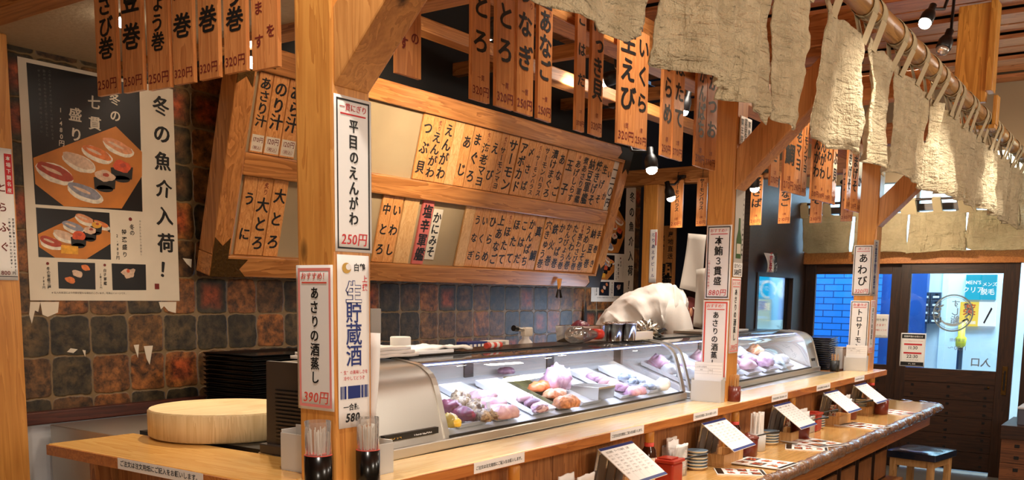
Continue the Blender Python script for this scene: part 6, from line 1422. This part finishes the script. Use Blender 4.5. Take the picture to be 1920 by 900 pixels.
def signboard(label, tl, br, col, st, x_, words_, cols=('#ffffff',)):
    a, b = at(*tl, X=x_), at(*br, X=x_); c = (a+b)/2; w_, h_ = abs(a.y-b.y), abs(a.z-b.z); X = frame(c, (0, -1, 0), (0, 0, 1))
    o = MB().box((-w_/2, -h_/2, -.05), (w_/2, h_/2, 0), 0, X).build('light_sign', emit('sign_'+label[:12], col, st), loc=c); tag(o, label, 'sign'); MB().box((-w_/2-.012, -h_/2-.012, -.07), (w_/2+.012, h_/2+.012, -.052), 0, X).build('sign_case', 'steelblue', o, world=True)
    if words_:
        m = MB(); [htext(m, s, X @ Matrix.Translation((fx*w_, fy*h_, 0)), fs*h_, .015, mi, center=True, mirror=mr) for s, fx, fy, fs, mi, mr in words_]; m.build('lettering', [emit('sign_ink_'+label[:10]+str(i), c_, .9*st) for i, c_ in enumerate(cols)], o, world=True)
    return o, X, w_, h_
signboard('turquoise lit sign lettered クリア above the street', (1812, 515), (1838, 562), '#12a7c4', 1.1, WX-.05, (("MEN'S", 0, .12, .20, 0, False), ('クリア', 0, -.20, .26, 0, False)))
signboard('turquoise lit sign right of the クリア sign', (1839, 515), (1866, 562), '#12a0be', 1.1, WX-.05, (('メンズ', .1, .05, .18, 0, False), ('脱毛', 0, -.28, .26, 0, False)))
o, X, w_, h_ = signboard('yellow lit poster sign below the turquoise ones', (1801, 566), (1833, 612), '#f2d04a', 1.0, WX-.05, (('薬', .0, .0, .5, 1, False), ('お薬相談', 0, -.4, .14, 0, False)), ('#ffffff', '#c43a20'))
o, X, w_, h_ = signboard('white lit sign with a black pen shape outside', (1836, 566), (1865, 612), '#eef6f8', 1.0, WX-.05, ())
MB().add([(-.18*w_, -.36*h_, .001), (-.10*w_, -.40*h_, .001), (.30*w_, .22*h_, .001), (.22*w_, .28*h_, .001)], [(0, 1, 2, 3)], 0, X).build('print', 'black', o, world=True)
p = at(1798, 688, X=10.9); t = thing('street_pole', 'yellow topped pole on a round foot outside the entrance', 'pole', (10.9, p.y, .004)); zz = at(1798, 606, X=10.9).z; zy = at(1798, 652, X=10.9).z/zz
MB().lathe([(.13, 0), (.14, .01), (.12, .05), (.03, .07), (.028, zz*zy)], (0, 0, 0), 18).build('pole', 'steelblue', t); MB().lathe([(.03, zz*zy), (.05, zz*zy+.02), (.055, zz*zy+.10), (.035, zz*zy+.12), (.035, zz), (0, zz)], (0, 0, 0), 18).build('yellow_guard', plain('yellow_guard', '#e6d63a', .4), t)
# lit signs across the street beyond the corner window
def back_sign(label, tl, br, col, st, yv, words_, cols=('#ffffff',)):
    a, b = at(*tl, Y=yv), at(*br, Y=yv); c = (a+b)/2; w_, h_ = abs(a.x-b.x), abs(a.z-b.z); X = frame(c, (1, 0, 0), (0, 0, 1))
    o = MB().box((-w_/2, -h_/2, -.05), (w_/2, h_/2, 0), 0, X).build('light_sign', emit('sign_'+label[:14], col, st), loc=c); tag(o, label, 'sign')
    if words_:
        m = MB(); [htext(m, s, X @ Matrix.Translation((fx*w_, fy*h_, 0)), fs*h_, .015, mi, center=True, mirror=mr) for s, fx, fy, fs, mi, mr in words_]; m.build('lettering', [emit('ink_'+label[:12]+str(i), c_, .9*st) for i, c_ in enumerate(cols)], o, world=True)
    return o, X, w_, h_
BY = 4.4
o, X, w_, h_ = back_sign('cyan lit sign with mirrored 脱毛 beyond the corner window', (1419, 505), (1459, 600), '#00a6e0', 1.3, BY, (('脱毛', 0, -.28, .16, 0, True),))
m = MB(); rg = [(math.cos(q)*.32*w_*(1-.1*i/18), (.12+.16*math.sin(q))*h_) for i, q in enumerate([-.6+i*5.4/18 for i in range(19)])]; MB().tube([X @ Vector((a, b, .004)) for a, b in rg], .018, 6).build('swirl_mark', emit('swirl_white', '#ffffff', .9), o, world=True)
back_sign('deep blue lit sign beside the cyan one, with a red and white square', (1462, 500), (1500, 600), '#0a62d8', 1.2, BY+.05, (('日', .05, .22, .16, 0, True), ('中', 0, -.28, .2, 1, True)), ('#ffffff', '#e0557a'))
back_sign('pale lit sign lettered 4F below the cyan one', (1415, 602), (1500, 660), '#bfeff2', 1.0, BY, (('4F', .0, .1, .35, 0, True),), ('#1a4a5a',))
struct(bx((9.35, BY+.15, 0), (16, BY+.3, 3.6)).build('street_wall_far', 'bluewall'))
# pale fascia seen through the transom
struct(bx((10.2, -.5, 2.05), (10.3, 3.3, 2.9)).build('street_fascia', 'streetwall'))
signboard('turquoise lit strip above the entrance transom', (1700, 372), (1724, 388), '#12b4cc', 1.0, 10.15, ())

# writing whose characters stand far apart belongs to the sheet or board it is written on
def _pieces(me):
    n = len(me.vertices); par = list(range(n))
    def find(i):
        while par[i] != i: par[i] = par[par[i]]; i = par[i]
        return i
    for e in me.edges:
        a, b = find(e.vertices[0]), find(e.vertices[1])
        if a != b: par[a] = b
    bb = {}
    for v in me.vertices:
        r_ = find(v.index); c = v.co; q = bb.get(r_)
        if q is None: bb[r_] = [list(c), list(c)]
        else:
            for i in range(3): q[0][i] = min(q[0][i], c[i]); q[1][i] = max(q[1][i], c[i])
    bs = list(bb.values()); k = len(bs); size = [max(b[1][i]-b[0][i] for i in range(3)) for b in bs]; par2 = list(range(k))
    def f2(i):
        while par2[i] != i: par2[i] = par2[par2[i]]; i = par2[i]
        return i
    for i in range(k):
        for j in range(i+1, k):
            gp = math.sqrt(sum(max(0, bs[i][0][q]-bs[j][1][q], bs[j][0][q]-bs[i][1][q])**2 for q in range(3)))
            if gp <= max(.02, .5*max(size[i], size[j])): par2[f2(i)] = f2(j)
    return len({f2(i) for i in range(k)})
seen = {}
for o in [o for o in bpy.data.objects if o.type == 'MESH' and o.parent and o.parent.type == 'MESH' and o.name.split('.')[0] in ('lettering', 'print', 'back_print', 'photo_print')]:
    if o.data.name not in seen: seen[o.data.name] = _pieces(o.data)
    if seen[o.data.name] < 2: continue
    P_ = o.parent; a, b = P_.data, o.data
    if a.get('merged') == b.name: bpy.data.objects.remove(o); continue
    off = len(a.materials); nv = len(a.vertices)
    vs = [tuple(v.co) for v in a.vertices]+[tuple(v.co) for v in b.vertices]; fs = [tuple(p_.vertices) for p_ in a.polygons]+[tuple(i+nv for i in p_.vertices) for p_ in b.polygons]
    mi = [p_.material_index for p_ in a.polygons]+[p_.material_index+off for p_ in b.polygons]; sm = [p_.use_smooth for p_ in a.polygons]+[False]*len(b.polygons)
    mats = list(a.materials)+list(b.materials); me = bpy.data.meshes.new(a.name); me.from_pydata(vs, [], fs)
    for m_ in mats: me.materials.append(m_)
    me.polygons.foreach_set('material_index', mi); me.polygons.foreach_set('use_smooth', sm); me.update(); me['merged'] = b.name
    for q in [q for q in bpy.data.objects if q.data == a]: q.data = me
    bpy.data.objects.remove(o)
